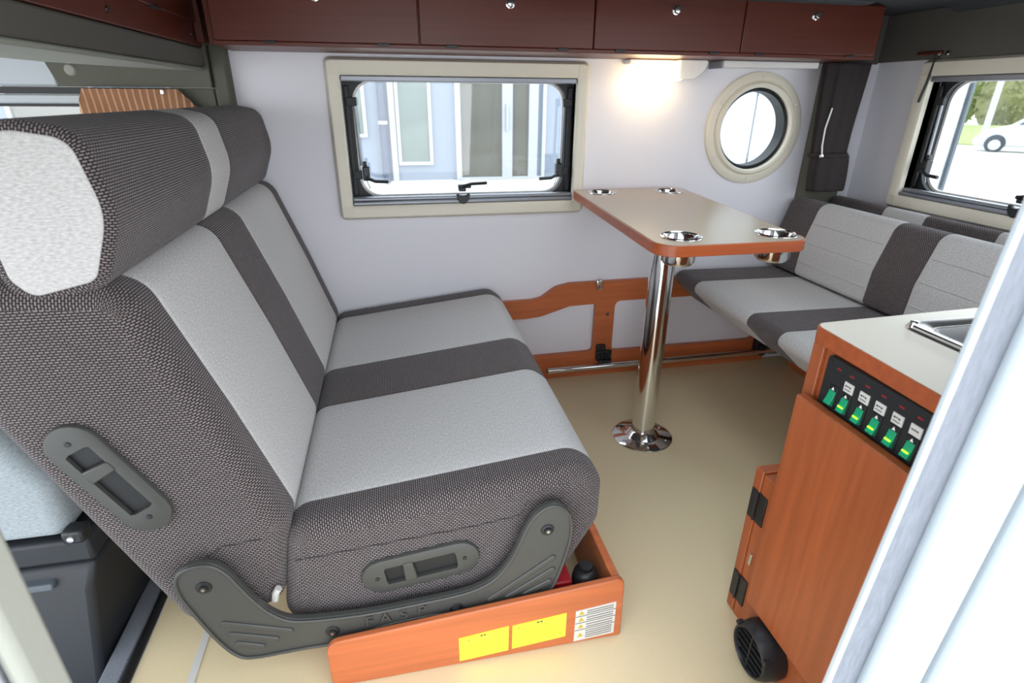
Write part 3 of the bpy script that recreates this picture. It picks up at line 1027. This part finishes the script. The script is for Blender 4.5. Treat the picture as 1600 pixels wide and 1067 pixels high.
def lean_back(name, x0, x1, zb, zt, spans, label, rx=0.03, quilt=True):
    r = empty(name, ((x0 + x1) / 2, 1.4, zb), label, 'cushion', 'back cushions of the rear bench')
    prof = rpoly([(x0, zb), (x1, zb), (x1 + 0.03, zt), (x0 + 0.055, zt), (x0 + 0.008, zb + 0.12)], [0.02, 0.02, rx, 0.04, 0.1], 6)
    first = None
    for (a, b, mt, nm, ra, rb_) in spans:
        o = cushion(nm, prof, a, b, mt, first or r, r0=ra, r1=rb_)
        if first is None:
            first = o
        if quilt and mt is M['light']:
            for dz in (0.060, 0.135, 0.205):
                z = zb + dz
                xx = x0 + (0.008 * dz / 0.12 if dz < 0.12 else 0.008 + 0.047 * (dz - 0.12) / (zt - zb - 0.12))
                tb('quilt_seam', [(xx - 0.0005, a + 0.01, z), (xx - 0.0005, b - 0.01, z)], 0.0022, M['light'], o, n=6)
    return r


lean_back('backrest_cushion', 1.520, 1.620, 0.462, 0.738,
          [(ben[0] - 0.002, 2.014, M['knit'], 'back_panel', 0, 0.014), (ben[1] - 0.005, ben[0] - 0.002, M['light'], 'light_panel', 0, 0),
           (ben[2] - 0.005, ben[1] - 0.005, M['knit'], 'dark_panel', 0, 0), (0.86, ben[2] - 0.005, M['light'], 'light_panel', 0.03, 0)],
          'quilted striped back cushion leaning in the front row on the rear bench')
lean_back('backrest_cushion.001', 1.685, 1.740, 0.456, 0.745,
          [(1.72, 1.990, M['knit'], 'back_panel', 0, 0.02), (1.55, 1.72, M['light'], 'light_panel', 0, 0), (1.30, 1.55, M['knit'], 'dark_panel', 0, 0), (0.86, 1.30, M['light'], 'light_panel', 0.03, 0)],
          'second striped back cushion standing behind the front one against the rear wall', quilt=False)

# ================================================================== tied curtain in the corner, cord by the rear window
cu = empty('corner_curtain', (1.66, 1.96, 0.75), 'dark brown curtain gathered and tied in the rear corner', 'curtain')


def curtain_mesh(z0, z1, wfun, cx, cy, folds, amp, n=72, m_=26, tilt=0.0):
    bm = bmesh.new()
    rows = []
    for j in range(m_ + 1):
        z = z0 + (z1 - z0) * j / m_
        w, d, ox = wfun((z - z0) / (z1 - z0))
        R = []
        for i in range(n):
            t = 2 * PI * i / n
            k = 1 + amp * math.cos(folds * t + 0.6 * math.sin(3 * z))
            R.append(bm.verts.new((cx + ox + w * k * math.cos(t), cy + d * k * math.sin(t), z)))
        rows.append(R)
    for j in range(m_):
        for i in range(n):
            bm.faces.new((rows[j][i - 1], rows[j][i], rows[j + 1][i], rows[j + 1][i - 1]))
    bm.faces.new(rows[0][::-1])
    bm.faces.new(rows[-1])
    return bm


def wf1(t):      # narrow at the tie, wide at the head
    w = 0.070 + 0.022 * t + 0.0 * t
    return (w, 0.026 + 0.008 * t, 0.0 * t)


build('upper_cloth', curtain_mesh(0.905, 1.219, wf1, 1.648, 1.955, 9, 0.10), M['curtain'], cu, smooth='all')
build('lower_cloth', curtain_mesh(0.770, 0.900, lambda t: (0.078 - 0.012 * t * t + 0.012 * t, 0.034, 0.012 * (1 - t)), 1.655, 1.950, 8, 0.09, m_=12), M['curtain'], cu, smooth='all')
tb('tie_band', [(1.648 + 0.076 * math.cos(t), 1.954 + 0.034 * math.sin(t), 0.903) for t in [2 * PI * k / 30 for k in range(31)]], 0.009, M['curtain'], cu, n=8)
tb('pull_cord', [(1.592, 1.918, 1.07), (1.578, 1.914, 1.0), (1.582, 1.915, 0.94), (1.590, 1.915, 0.905)], 0.0028, M['diffuser'], cu, n=8)
la('stud', [(0.0, -0.008), (0.006, -0.006), (0.008, 0.0)], (1.590, 1.918, 0.903), M['steel'], cu, 'y', 12)

cd = empty('hanging_strap', (1.84, 1.78, 1.09), 'thin black strap hanging from a hook over the rear window corner', 'strap')
q = bmesh.new()
tube(q, [(1.838, 1.778, 1.246), (1.835, 1.780, 1.20), (1.833, 1.784, 1.15), (1.830, 1.793, 1.092)], 0.0045, 8)
build('strap', q, M['black'], cd, smooth=True)
bx('hook_plate', (1.836, 1.848, 1.765, 1.86, 1.242, 1.253), M['cherry_shaded'], cd, bevel=0.003)
for y in (1.775, 1.742):
    la('stud', [(0.0, -0.010), (0.007, -0.008), (0.009, 0.0)], (1.846, y, 1.244), M['steel'], cd, 'x', 14)

# ================================================================== kitchen unit
ku = empty('kitchen_cabinet', (0.95, 0.6, 0.0), 'cherry kitchen cupboard with black switch panel beside the sliding door', 'cabinet')
bx('front_board', (0.700, 0.718, 0.43, 0.752, 0.001, 0.718), M['cherry_v'], ku, bevel=0.002)
bx('end_board', (0.7185, 1.122, 0.734, 0.752, 0.001, 0.718), M['cherry_v'], ku, bevel=0.002)
bx('end_board', (0.7185, 1.122, 0.43, 0.432, 0.001, 0.718), M['cherry_v'], ku, bevel=0)
bx('rear_board', (1.1225, 1.14, 0.43, 0.752, 0.001, 0.718), M['cherry_v'], ku, bevel=0.002)
bx('side_stile', (0.692, 0.700, 0.728, 0.754, 0.40, 0.718), M['cherry_v'], ku, bevel=0.002)
bx('door', (0.668, 0.688, 0.42, 0.738, 0.124, 0.624), M['cherry_v'], ku, bevel=0.003)
bx('door_rail', (0.6885, 0.700, 0.43, 0.752, 0.09, 0.600), M['cherry_v'], ku, bevel=0.001)
bx('kick_board', (0.690, 0.700, 0.43, 0.752, 0.001, 0.088), M['cherry_v'], ku, bevel=0.001)
bx('side_catch', (0.692, 0.705, 0.753, 0.763, 0.495, 0.535), M['steel'], ku, bevel=0.002)
sp = pl('switch_panel', rrect(0.468, 0.712, 0.609, 0.711, 0.006, 4), [], 'x', 0.690, 0.6999, M['black'], ku, bevel=0.001)
for (y, z) in ((0.704, 0.702), (0.704, 0.618)):
    la('screw', [(0.0, -0.002), (0.004, -0.0018), (0.0045, 0.0)], (0.690, y, z), M['black'], sp, 'x', 12)
sw_y = [0.684, 0.656, 0.624, 0.593, 0.561, 0.530, 0.499]
for i, y in enumerate(sw_y):
    h = bx('switch_housing', (0.688, 0.6905, y - 0.0095, y + 0.0095, 0.626, 0.666), M['rubber'], sp, bevel=0.001)
    q = bmesh.new()
    vs = [(0.6885, y - 0.0068, 0.630), (0.6885, y + 0.0068, 0.630), (0.6885, y + 0.0068, 0.657), (0.6885, y - 0.0068, 0.657),
          (0.680, y - 0.0068, 0.634), (0.680, y + 0.0068, 0.634), (0.685, y + 0.0068, 0.645), (0.685, y - 0.0068, 0.645), (0.6875, y + 0.0068, 0.657), (0.6875, y - 0.0068, 0.657)]
    V = [q.verts.new(p) for p in vs]
    for f in ((0, 1, 2, 3), (0, 1, 5, 4), (4, 5, 6, 7), (7, 6, 8, 9), (9, 8, 2, 3), (0, 4, 7, 9, 3), (1, 5, 6, 8, 2)):
        q.faces.new([V[k] for k in f])
    rk = build('rocker', q, M['green'], h, bevel=0.0006)
    if i:
        bx('lit_bar', (0.6815, 0.6835, y - 0.005, y + 0.005, 0.6415, 0.6435), M['lit'], h, bevel=0)
    q = bmesh.new()
    plate(q, [(y - 0.0028, 0.6585), (y + 0.0028, 0.6585), (y, 0.6640)], [], 'x', 0.6874, 0.6882)
    build('mark', q, M['diffuser'], h)
    if i:
        lb = bx('label_plate', (0.6885, 0.6905, y - 0.0095, y + 0.0095, 0.6675, 0.6845), M['paper'], sp, bevel=0.0004)
        q = bmesh.new()
        for k in range(3):
            dx = 0.0052 - 0.0042 * k
            if i < 5:
                box(q, 0.6882, 0.6886, y + dx - 0.0016, y + dx + 0.0016, 0.6765 + 0.001 * (k % 2), 0.6795)
            box(q, 0.6882, 0.6886, y + dx - 0.0018, y + dx + 0.0018, 0.6715 + (0.004 if i == 5 else 0), 0.6730 + (0.0045 if i == 5 else 0))
        build('print', q, M['ink'], lb)
    q = bmesh.new()
    for k in range(3):
        box(q, 0.6896, 0.6901, y - 0.004 + 0.003 * k, y - 0.002 + 0.003 * k, 0.695, 0.6975)
    build('red_print', q, M['red'], sp)

ct = empty('kitchen_worktop', (0.95, 0.6, 0.720), 'grey-beige worktop with cherry edge on the kitchen cupboard', 'worktop')
co = rpoly([(0.676, 0.425), (1.16, 0.425), (1.16, 0.780), (0.689, 0.762)], [0.0, 0.0, 0.01, 0.022], 6)
SK = rrect(0.852, 1.09, 0.46, 0.705, 0.04, 6)
pl('slab', inset(co, 0.003), [SK], 'z', 0.720, 0.7475, M['counter'], ct, bevel=0.001)
pl('edge_band', co, [inset(co, 0.0028)], 'z', 0.719, 0.7465, M['cherry_e'], ct, bevel=0.001)
sk = empty('sink', (0.97, 0.58, 0.62), 'stainless steel sink let into the worktop', 'sink')
bm = bmesh.new()
L = [(rrect(0.826, 1.116, 0.434, 0.729, 0.03, 6), 0.7480), (rrect(0.828, 1.114, 0.436, 0.727, 0.03, 6), 0.7520), (rrect(0.842, 1.100, 0.450, 0.713, 0.035, 6), 0.7525),
     (rrect(0.853, 1.089, 0.461, 0.704, 0.038, 6), 0.746), (rrect(0.866, 1.076, 0.474, 0.690, 0.05, 6), 0.66), (rrect(0.90, 1.04, 0.51, 0.66, 0.05, 6), 0.648)]
prev = None
for P, z in L:
    R = [bm.verts.new((p[0], p[1], z)) for p in P]
    if prev:
        for k in range(len(R)):
            bm.faces.new((prev[k - 1], prev[k], R[k], R[k - 1]))
    prev = R
bm.faces.new(prev)
build('basin', bm, M['brushed'], sk, smooth=True)
tb('rim_rail', [(0.832, 0.700, 0.7545), (0.832, 0.45, 0.7545)], 0.0055, M['steel'], sk, n=12)
la('rim_hinge', [(0.0, 0.010), (0.007, 0.009), (0.009, 0.0)], (0.836, 0.706, 0.752), M['steel'], sk, n=14)

lc = empty('low_cabinet', (0.95, 0.79, 0.0), 'low cherry flap unit with dark hinges behind the kitchen cupboard', 'cabinet')
bx('carcass', (0.702, 1.12, 0.756, 0.806, 0.001, 0.392), M['cherry_v'], lc, bevel=0.002)
fd = bx('flap', (0.700, 1.12, 0.8075, 0.832, 0.004, 0.396), M['cherry_v'], lc, bevel=0.002)
for z in (0.275, 0.045):
    h = bx('hinge', (0.6985, 0.7025, 0.780, 0.804, z, z + 0.072), M['black'], lc, bevel=0.001)
    bx('hinge_leaf', (0.6965, 0.700, 0.8085, 0.827, z, z + 0.072), M['black'], h, bevel=0.001)
    tb('hinge_pin', [(0.697, 0.807, z + 0.001), (0.697, 0.807, z + 0.071)], 0.003, M['black'], h, n=8)
bx('catch', (0.698, 0.702, 0.784, 0.792, 0.165, 0.195), M['steel'], lc, bevel=0.001)

hv = empty('heater_outlet', (0.66, 0.665, 0.06), 'round black warm air outlet low on the kitchen cupboard', 'vent')
VC = (0.645, 0.668, 0.060)
la('collar', [(0.058, 0.0435), (0.060, 0.030), (0.057, 0.008), (0.052, -0.004), (0.047, -0.006), (0.044, 0.0), (0.043, 0.030)], VC, M['black'], hv, 'x', 36)
la('duct', [(0.043, 0.030), (0.0, 0.031)], VC, M['rubber'], hv, 'x', 24)
for k in range(5):
    d = -0.030 + 0.015 * k
    w = math.sqrt(0.044 ** 2 - d * d)
    bx('grille_bar', (VC[0] - 0.002, VC[0] + 0.012, VC[1] - w, VC[1] + w, VC[2] + d - 0.0012, VC[2] + d + 0.0012), M['black'], hv, bevel=0.0006)
bx('grille_bar', (VC[0] - 0.003, VC[0] + 0.012, VC[1] - 0.0012, VC[1] + 0.0012, VC[2] - 0.044, VC[2] + 0.044), M['black'], hv, bevel=0.0006)
for t in (0.6, 2.6):
    la('tab', [(0.0, -0.004), (0.005, -0.002), (0.006, 0.01)], (VC[0] - 0.004, VC[1] + 0.055 * math.cos(t), VC[2] + 0.055 * math.sin(t)), M['black'], hv, 'x', 10)

# ================================================================== the cab seen past the seat
st(bx('wall_left', (-2.2, -0.515, 2.005, 2.05, -0.4, 0.62), M['olive'], bevel=0))
st(pl('trim_10', rpoly([(-0.517, 1.118), (-0.517, 1.24), (-0.965, 1.24), (-0.925, 1.118)], 0.004, 3), [], 'y', 1.985, 2.05, M['olive'], bevel=0.004))
la_ = la('trim_11', [(0.0, -0.006), (0.012, -0.005), (0.016, 0.0)], (-0.885, 1.985, 1.162), M['headliner'], None, 'y', 18)
st(la_)
w4 = st(empty('window_4', (-1.3, 2.03, 0.62)))
bx('header', (-2.2, -0.93, 1.99, 2.05, 1.118, 1.26), M['white'], w4, bevel=0.006)
bx('rubber_seal', (-2.2, -0.801, 1.995, 2.045, 1.098, 1.1165), M['rubber'], w4, bevel=0)
bx('frame_rail', (-2.2, -0.82, 1.992, 2.04, 1.072, 1.097), M['white'], w4, bevel=0.004)
bx('frame_rail', (-2.2, -0.82, 1.997, 2.045, 1.064, 1.0725), M['rubber'], w4, bevel=0)
bx('pane', (-2.2, -0.80, 2.018, 2.022, 0.62, 1.064), M['glass'], w4, bevel=0)
bx('frame_post', (-0.80, -0.517, 2.0, 2.045, 0.62, 1.117), M['olive'], w4, bevel=0.004)

cc = empty('pleated_curtain', (-0.72, 1.97, 0.75), 'brown pleated curtain bunched up in the cab window behind the headrest', 'curtain')
bm = bmesh.new()
N = 17
fr_, bk_ = [], []
for i in range(N * 8 + 1):
    t = i / (N * 8)
    ph = (i % 8) / 8
    y = 1.962 + 0.010 * (abs(2 * ph - 1) ** 0.9)
    xt = -0.885 + 0.32 * t
    col = []
    for j in range(9):
        s = j / 8
        x = xt + (1 - s) * (0.10 * (0.6 - t)) - 0.03 * math.sin(PI * s) * (0.6 - t)
        z = 0.90 + 0.213 * s - (0.06 * max(0, 0.06 - t) / 0.06 * s) - (0.05 * max(0, t - 0.86) / 0.14) * s
        col.append((x, y + 0.004 * math.sin(9 * s + 5 * t), z))
    fr_.append([bm.verts.new(p) for p in col])
    bk_.append([bm.verts.new((p[0], p[1] + 0.004, p[2])) for p in col])
for i in range(N * 8):
    for j in range(8):
        bm.faces.new((fr_[i][j], fr_[i + 1][j], fr_[i + 1][j + 1], fr_[i][j + 1]))
        bm.faces.new((bk_[i][j], bk_[i][j + 1], bk_[i + 1][j + 1], bk_[i + 1][j]))
    bm.faces.new((fr_[i][8], fr_[i + 1][8], bk_[i + 1][8], bk_[i][8]))
    bm.faces.new((fr_[i][0], bk_[i][0], bk_[i + 1][0], fr_[i + 1][0]))
for i in (0, N * 8):
    for j in range(8):
        bm.faces.new((fr_[i][j], fr_[i][j + 1], bk_[i][j + 1], bk_[i][j]))
build('cloth', bm, M['brown'], cc, smooth=True, angle=70)
bx('clip', (-0.655, -0.645, 1.958, 1.975, 1.098, 1.112), M['steel'], cc, bevel=0.002)

cs = empty('cab_seat', (-0.9, 1.2, -0.02), 'pale blue-grey cab seat seen behind the travel seat back', 'seat')
cushion('cushion', rpoly([(-1.20, 0.322), (-0.655, 0.322), (-0.655, 0.44), (-0.75, 0.62), (-1.20, 0.62)], [0.03, 0.03, 0.03, 0.08, 0.05], 5), 0.965, 1.45, M['seatgrey'], cs, r0=0.03, r1=0.03)
bx('seat_shell', (-1.20, -0.628, 0.965, 1.46, 0.263, 0.318), M['cabblack'], cs, bevel=0.008)
bx('buckle', (-0.665, -0.628, 0.955, 0.99, 0.316, 0.345), M['black'], cs, bevel=0.006)
la('buckle_stud', [(0.0, -0.005), (0.006, -0.003), (0.007, 0.001)], (-0.648, 0.954, 0.330), M['steel'], cs, 'y', 12)
cx = empty('seat_pedestal_cover', (-0.9, 1.2, -0.3), 'dark moulded plastic cover below the cab seat at the left edge', 'cover')
q = bmesh.new()
V = [q.verts.new(p) for p in ((-1.20, 0.965, 0.258), (-0.628, 0.965, 0.262), (-0.62, 1.45, 0.262), (-1.20, 1.45, 0.258),
                              (-1.20, 0.945, 0.205), (-0.640, 0.945, 0.212), (-0.64, 1.45, 0.10),
                              (-1.20, 0.940, -0.30), (-0.735, 0.940, -0.30), (-0.70, 1.45, -0.30), (-1.20, 1.45, -0.30))]
for f in ((0, 1, 2, 3), (0, 4, 5, 1), (4, 7, 8, 5), (1, 5, 8, 9, 2), (7, 10, 9, 8), (3, 2, 9, 10), (0, 3, 10, 7, 4)):
    q.faces.new([V[i] for i in f])
build('cover', q, M['cabblack'], cx, bevel=0.012, seg=3)
bx('upper_ledge', (-1.18, -0.70, 0.940, 0.965, 0.224, 0.240), M['cab2'], cx, bevel=0.004)
st(bx('floor.001', (-2.2, -0.625, 0.20, 2.04, -0.40, -0.36), M['carpet'], bevel=0))
ed = empty('floor_edging', (-0.62, 1.1, -0.36), 'grey carpet edge with black rubber seal where the floor ends at the cab', 'edging')
pl('carpet_strip', [(-0.668, 0.42), (-0.626, 0.42), (-0.626, 1.30), (-0.668, 1.30)], [], 'z', -0.359, 0.004, M['carpet'], ed, bevel=0.004)
tb('rubber_seal', [(-0.615, 0.42, 0.001), (-0.615, 0.8, 0.001), (-0.615, 1.30, 0.001)], 0.0095, M['rubber'], ed, n=12)

# ================================================================== outside
GZ = -0.85
st(bx('ground', (-40, 60, -12, 60, GZ - 0.05, GZ), M['concrete'], bevel=0))
bd = empty('building', (1.0, 14.2, GZ), 'pale blue-grey building with glazed doors outside the long window', 'building')
YB0, KB = 14.1, 1.40                      # face of the building; openings laid out at 1 : KB
bx('wall', (-14, 7.6, YB0, YB0 + 2, GZ + 0.02, 4.6), M['facade'], bd, bevel=0)
bx('plinth', (-14, 7.6, YB0 - 0.06, YB0 - 0.001, GZ + 0.001, GZ + 0.07), M['concrete'], bd, bevel=0)


def kz(z):
    return 1.1 + (z - 1.1) * KB


def hole(x0, x1, z0, z1):
    return [(x0 * KB, kz(z0)), (x1 * KB, kz(z0)), (x1 * KB, kz(z1)), (x0 * KB, kz(z1))]


def bpane(x0, x1, z0, z1, mat, f):
    bx('pane', (x0 * KB, x1 * KB, YB0 - 0.03, YB0 - 0.02, kz(z0), kz(z1)), mat, f, bevel=0)


def bwin(x0, x1, z0, z1, mat):
    f = pl('window', hole(x0 - 0.05, x1 + 0.05, z0 - 0.05, z1 + 0.05), [hole(x0, x1, z0, z1)], 'y', YB0 - 0.09, YB0 - 0.001, M['mull'], bd)
    bpane(x0, x1, z0, z1, mat, f)


bwin(-1.15, -0.42, 0.52, 2.2, M['fglass2'])
bwin(0.16, 0.64, 0.07, 2.2, M['fglass2'])
bwin(-3.2, -2.0, 0.5, 2.2, M['fglass'])
bwin(-5.4, -4.3, 0.5, 2.2, M['fglass'])
bwin(-7.2, -6.3, 0.5, 2.2, M['fglass2'])
dd = pl('sliding_door', hole(1.09, 2.66, -0.239, 2.3), [hole(1.175, 1.89, -0.20, 2.1), hole(2.07, 2.36, -0.20, 2.1), hole(2.52, 2.60, -0.20, 2.1)], 'y', YB0 - 0.10, YB0 - 0.001, M['mull'], bd)
bpane(1.175, 1.89, -0.20, 2.1, M['fglass'], dd)
bpane(2.07, 2.36, -0.20, 2.1, M['fglass'], dd)
bpane(2.52, 2.60, -0.20, 2.1, M['facade'], dd)
bx('handle', (2.73, 2.79, YB0 - 0.16, YB0 - 0.12, 0.35, 0.95), M['mull'], dd, bevel=0.008)
tb('drain_pipe', [(-0.15, YB0 - 0.10, GZ + 0.05), (-0.15, YB0 - 0.10, 4.5)], 0.085, M['pipe'], bd, n=14)
bx('pipe_clamp', (-0.25, -0.05, YB0 - 0.20, YB0 - 0.02, 0.50, 0.57), M['mull'], bd, bevel=0)
bx('corner_board', (0.0, 0.13, YB0 - 0.07, YB0 - 0.001, GZ + 0.071, 4.6), M['mull'], bd, bevel=0)

wc = empty('white_camper', (3.6, 5.6, GZ), 'white camper body parked close outside the rear corner windows', 'vehicle')
pl('body', rrect(2.15, 5.24, GZ + 0.35, 2.7, 0.06, 4), [], 'y', 4.62, 6.6, M['white'], wc, bevel=0.03)
bx('corner_strip', (5.242, 5.275, 4.60, 4.64, GZ + 0.35, 2.66), M['cab2'], wc, bevel=0.004)
bx('panel_joint', (3.075, 3.085, 4.612, 4.621, GZ + 0.4, 2.6), M['cab2'], wc, bevel=0)
bx('side_skirt', (2.2, 5.1, 4.66, 6.5, GZ + 0.15, GZ + 0.349), M['paper'], wc, bevel=0)
for x in (2.75, 4.5):
    la('wheel', [(0.0, -0.01), (0.17, -0.012), (0.22, -0.02), (0.29, -0.02), (0.315, 0.0), (0.315, 0.2), (0.0, 0.2)], (x, 4.70, GZ + 0.316), M['tyre'], wc, 'y', 28)

# white van across the road (its length lies along local x)
vd = Vector((17.6, 14.1, 0)).normalized()
vrz = math.atan2(-vd.x, vd.y)
van = empty('white_van', (24.3, 19.5, GZ), 'white van parked across the road, seen through the rear window', 'vehicle', rz=vrz)
LOCAL[0] = True
KS = 0.75


def kv(P):
    return [(p[0] * KS, p[1] * KS) for p in P]


side = rpoly(kv([(-1.05, 0.32), (4.0, 0.32), (4.0, 2.3), (1.95, 2.34), (1.45, 2.22), (0.35, 1.38), (-0.75, 1.06), (-1.12, 0.62)]), [0.06, 0.08, 0.12, 0.08, 0.12, 0.12, 0.12, 0.08], 5)
bm = bmesh.new()
plate(bm, side, [], 'y', 0.0, 1.4)
build('body', bm, M['white'], van, bevel=0.04, base=(0, 0, 0))
for P in ([(0.62, 1.42), (1.15, 1.44), (1.15, 1.92)], [(1.25, 1.44), (2.3, 1.48), (2.3, 2.1), (1.55, 2.08), (1.25, 1.96)]):
    bm = bmesh.new()
    plate(bm, kv(P), [], 'y', -0.012, 0.02)
    build('side_window', bm, M['dglass'], van, base=(0, 0, 0))
for x in (-0.12, 2.75):
    x *= KS
    bm = bmesh.new()
    lathe(bm, [(0.0, 0.0), (0.35, 0.0), (0.35, 0.02), (0.0, 0.02)], (x, -0.012, 0.33), 'y', 28)
    build('wheel_arch', bm, M['tyre'], van, base=(x, 0, 0))
    bm = bmesh.new()
    lathe(bm, [(0.215, -0.03), (0.265, -0.03), (0.28, 0.0), (0.28, 0.02), (0.215, 0.02)], (x, -0.02, 0.282), 'y', 28)
    wh = build('wheel', bm, M['tyre'], van, base=(x, 0, 0))
    bm = bmesh.new()
    lathe(bm, [(0.0, -0.03), (0.06, -0.035), (0.205, -0.02), (0.215, 0.0), (0.0, 0.0)], (x, -0.02, 0.282), 'y', 10)
    build('hub', bm, M['white'], wh, base=(x, 0, 0))
LOCAL[0] = False

up = empty('utility_pole', (26.6, 22.1, GZ), 'pale concrete utility pole behind the white van', 'pole')
la('shaft', [(0.0, 0.001), (0.13, 0.001), (0.09, 8.0), (0.0, 8.0)], (26.6, 22.1, GZ), M['mull'], up, n=14)
vg = empty('grass_verge', (26, 22, GZ), 'dry grass verge in front of the hedge across the road', 'verge')
c0 = Vector((21.5, 17.2))
dirp = Vector((-vd.y, vd.x))
bm = bmesh.new()
c0 = Vector((27.5, 21.9))
P = [c0 + dirp * -14, c0 + dirp * 14, c0 + dirp * 14 + Vector((vd.x, vd.y)) * 12, c0 + dirp * -14 + Vector((vd.x, vd.y)) * 12]
vs0 = [bm.verts.new((p.x, p.y, GZ + 0.001 + (0.55 if i > 1 else 0.06))) for i, p in enumerate(P)]
vs1 = [bm.verts.new((p.x, p.y, GZ + 0.0005)) for p in P]
bm.faces.new(vs0)
bm.faces.new(vs1[::-1])
for i in range(4):
    bm.faces.new((vs0[i - 1], vs0[i], vs1[i], vs1[i - 1]))
build('turf', bm, M['grass'], vg)


def bush(c, r, h, mat, seed, label, nl=420):
    """crown of many small leaf blades round a knobbly core, on a stem"""
    rnd = random.Random(seed)
    e = empty('shrub', (c[0], c[1], GZ + 0.002), label, 'shrub', 'shrubs of the hedge across the road')
    bm = bmesh.new()
    bmesh.ops.create_icosphere(bm, subdivisions=3, radius=1.0)
    for v in bm.verts:
        k = 0.86 + 0.12 * math.sin(5 * v.co.x + seed) * math.cos(4 * v.co.y + 2 * seed) + 0.08 * rnd.random()
        v.co = Vector((c[0] + v.co.x * r * k, c[1] + v.co.y * r * k, GZ + 0.2 + h * 0.42 + v.co.z * h * 0.50 * k))
    for i in range(nl):
        t, p = rnd.random() * 2 * PI, math.acos(rnd.uniform(-0.8, 1))
        n_ = Vector((math.sin(p) * math.cos(t), math.sin(p) * math.sin(t), math.cos(p)))
        q = Vector((c[0] + n_.x * r * 0.9, c[1] + n_.y * r * 0.9, GZ + 0.2 + h * 0.42 + n_.z * h * 0.46))
        a = Vector((rnd.uniform(-1, 1), rnd.uniform(-1, 1), rnd.uniform(-1, 1))).normalized() * 0.18
        b = a.cross(n_).normalized() * 0.10
        V = [bm.verts.new(q + s_) for s_ in (-a, b, a + n_ * 0.1, -b)]
        bm.faces.new(V)
    build('crown', bm, mat, e)
    la('stem', [(0.12, 0.0), (0.09, h * 0.4), (0.0, h * 0.45)], (c[0], c[1], GZ + 0.002), M['ink'], e, n=8)


nb = Vector((vd.x, vd.y))
hedge = [(3.4, 2.7, 'lime', 'yellow-green shrub of the hedge left of the utility pole'),
         (0.2, 2.4, 'russet', 'olive-brown shrub of the hedge directly behind the utility pole'),
         (-3.2, 3.0, 'bush', 'mid green shrub of the hedge above the nose of the white van')]
for k, (d_, h_, mk, lab) in enumerate(hedge):
    p = c0 + nb * (15.6 + 1.0 * (-1) ** k + 0.2 * math.sin(2.3 * k)) + dirp * d_
    bush((p.x, p.y), 2.0, h_ * 1.95, M[mk], k, lab)

# daylight openings: help the renderer find the sky through them
portal((0.09, YN - 0.06, 0.55), (-PI / 2, 0, 0), 0.80, 1.70)
portal((0.85, 1.03, ZC + 0.07), (0, 0, 0), 0.72, 0.72)
portal((0.25, YW + 0.11, 0.955), (PI / 2, 0, 0), 0.80, 0.42)
portal((XR + 0.11, 1.39, 0.975), (0, PI / 2, 0), 0.42, 0.80)
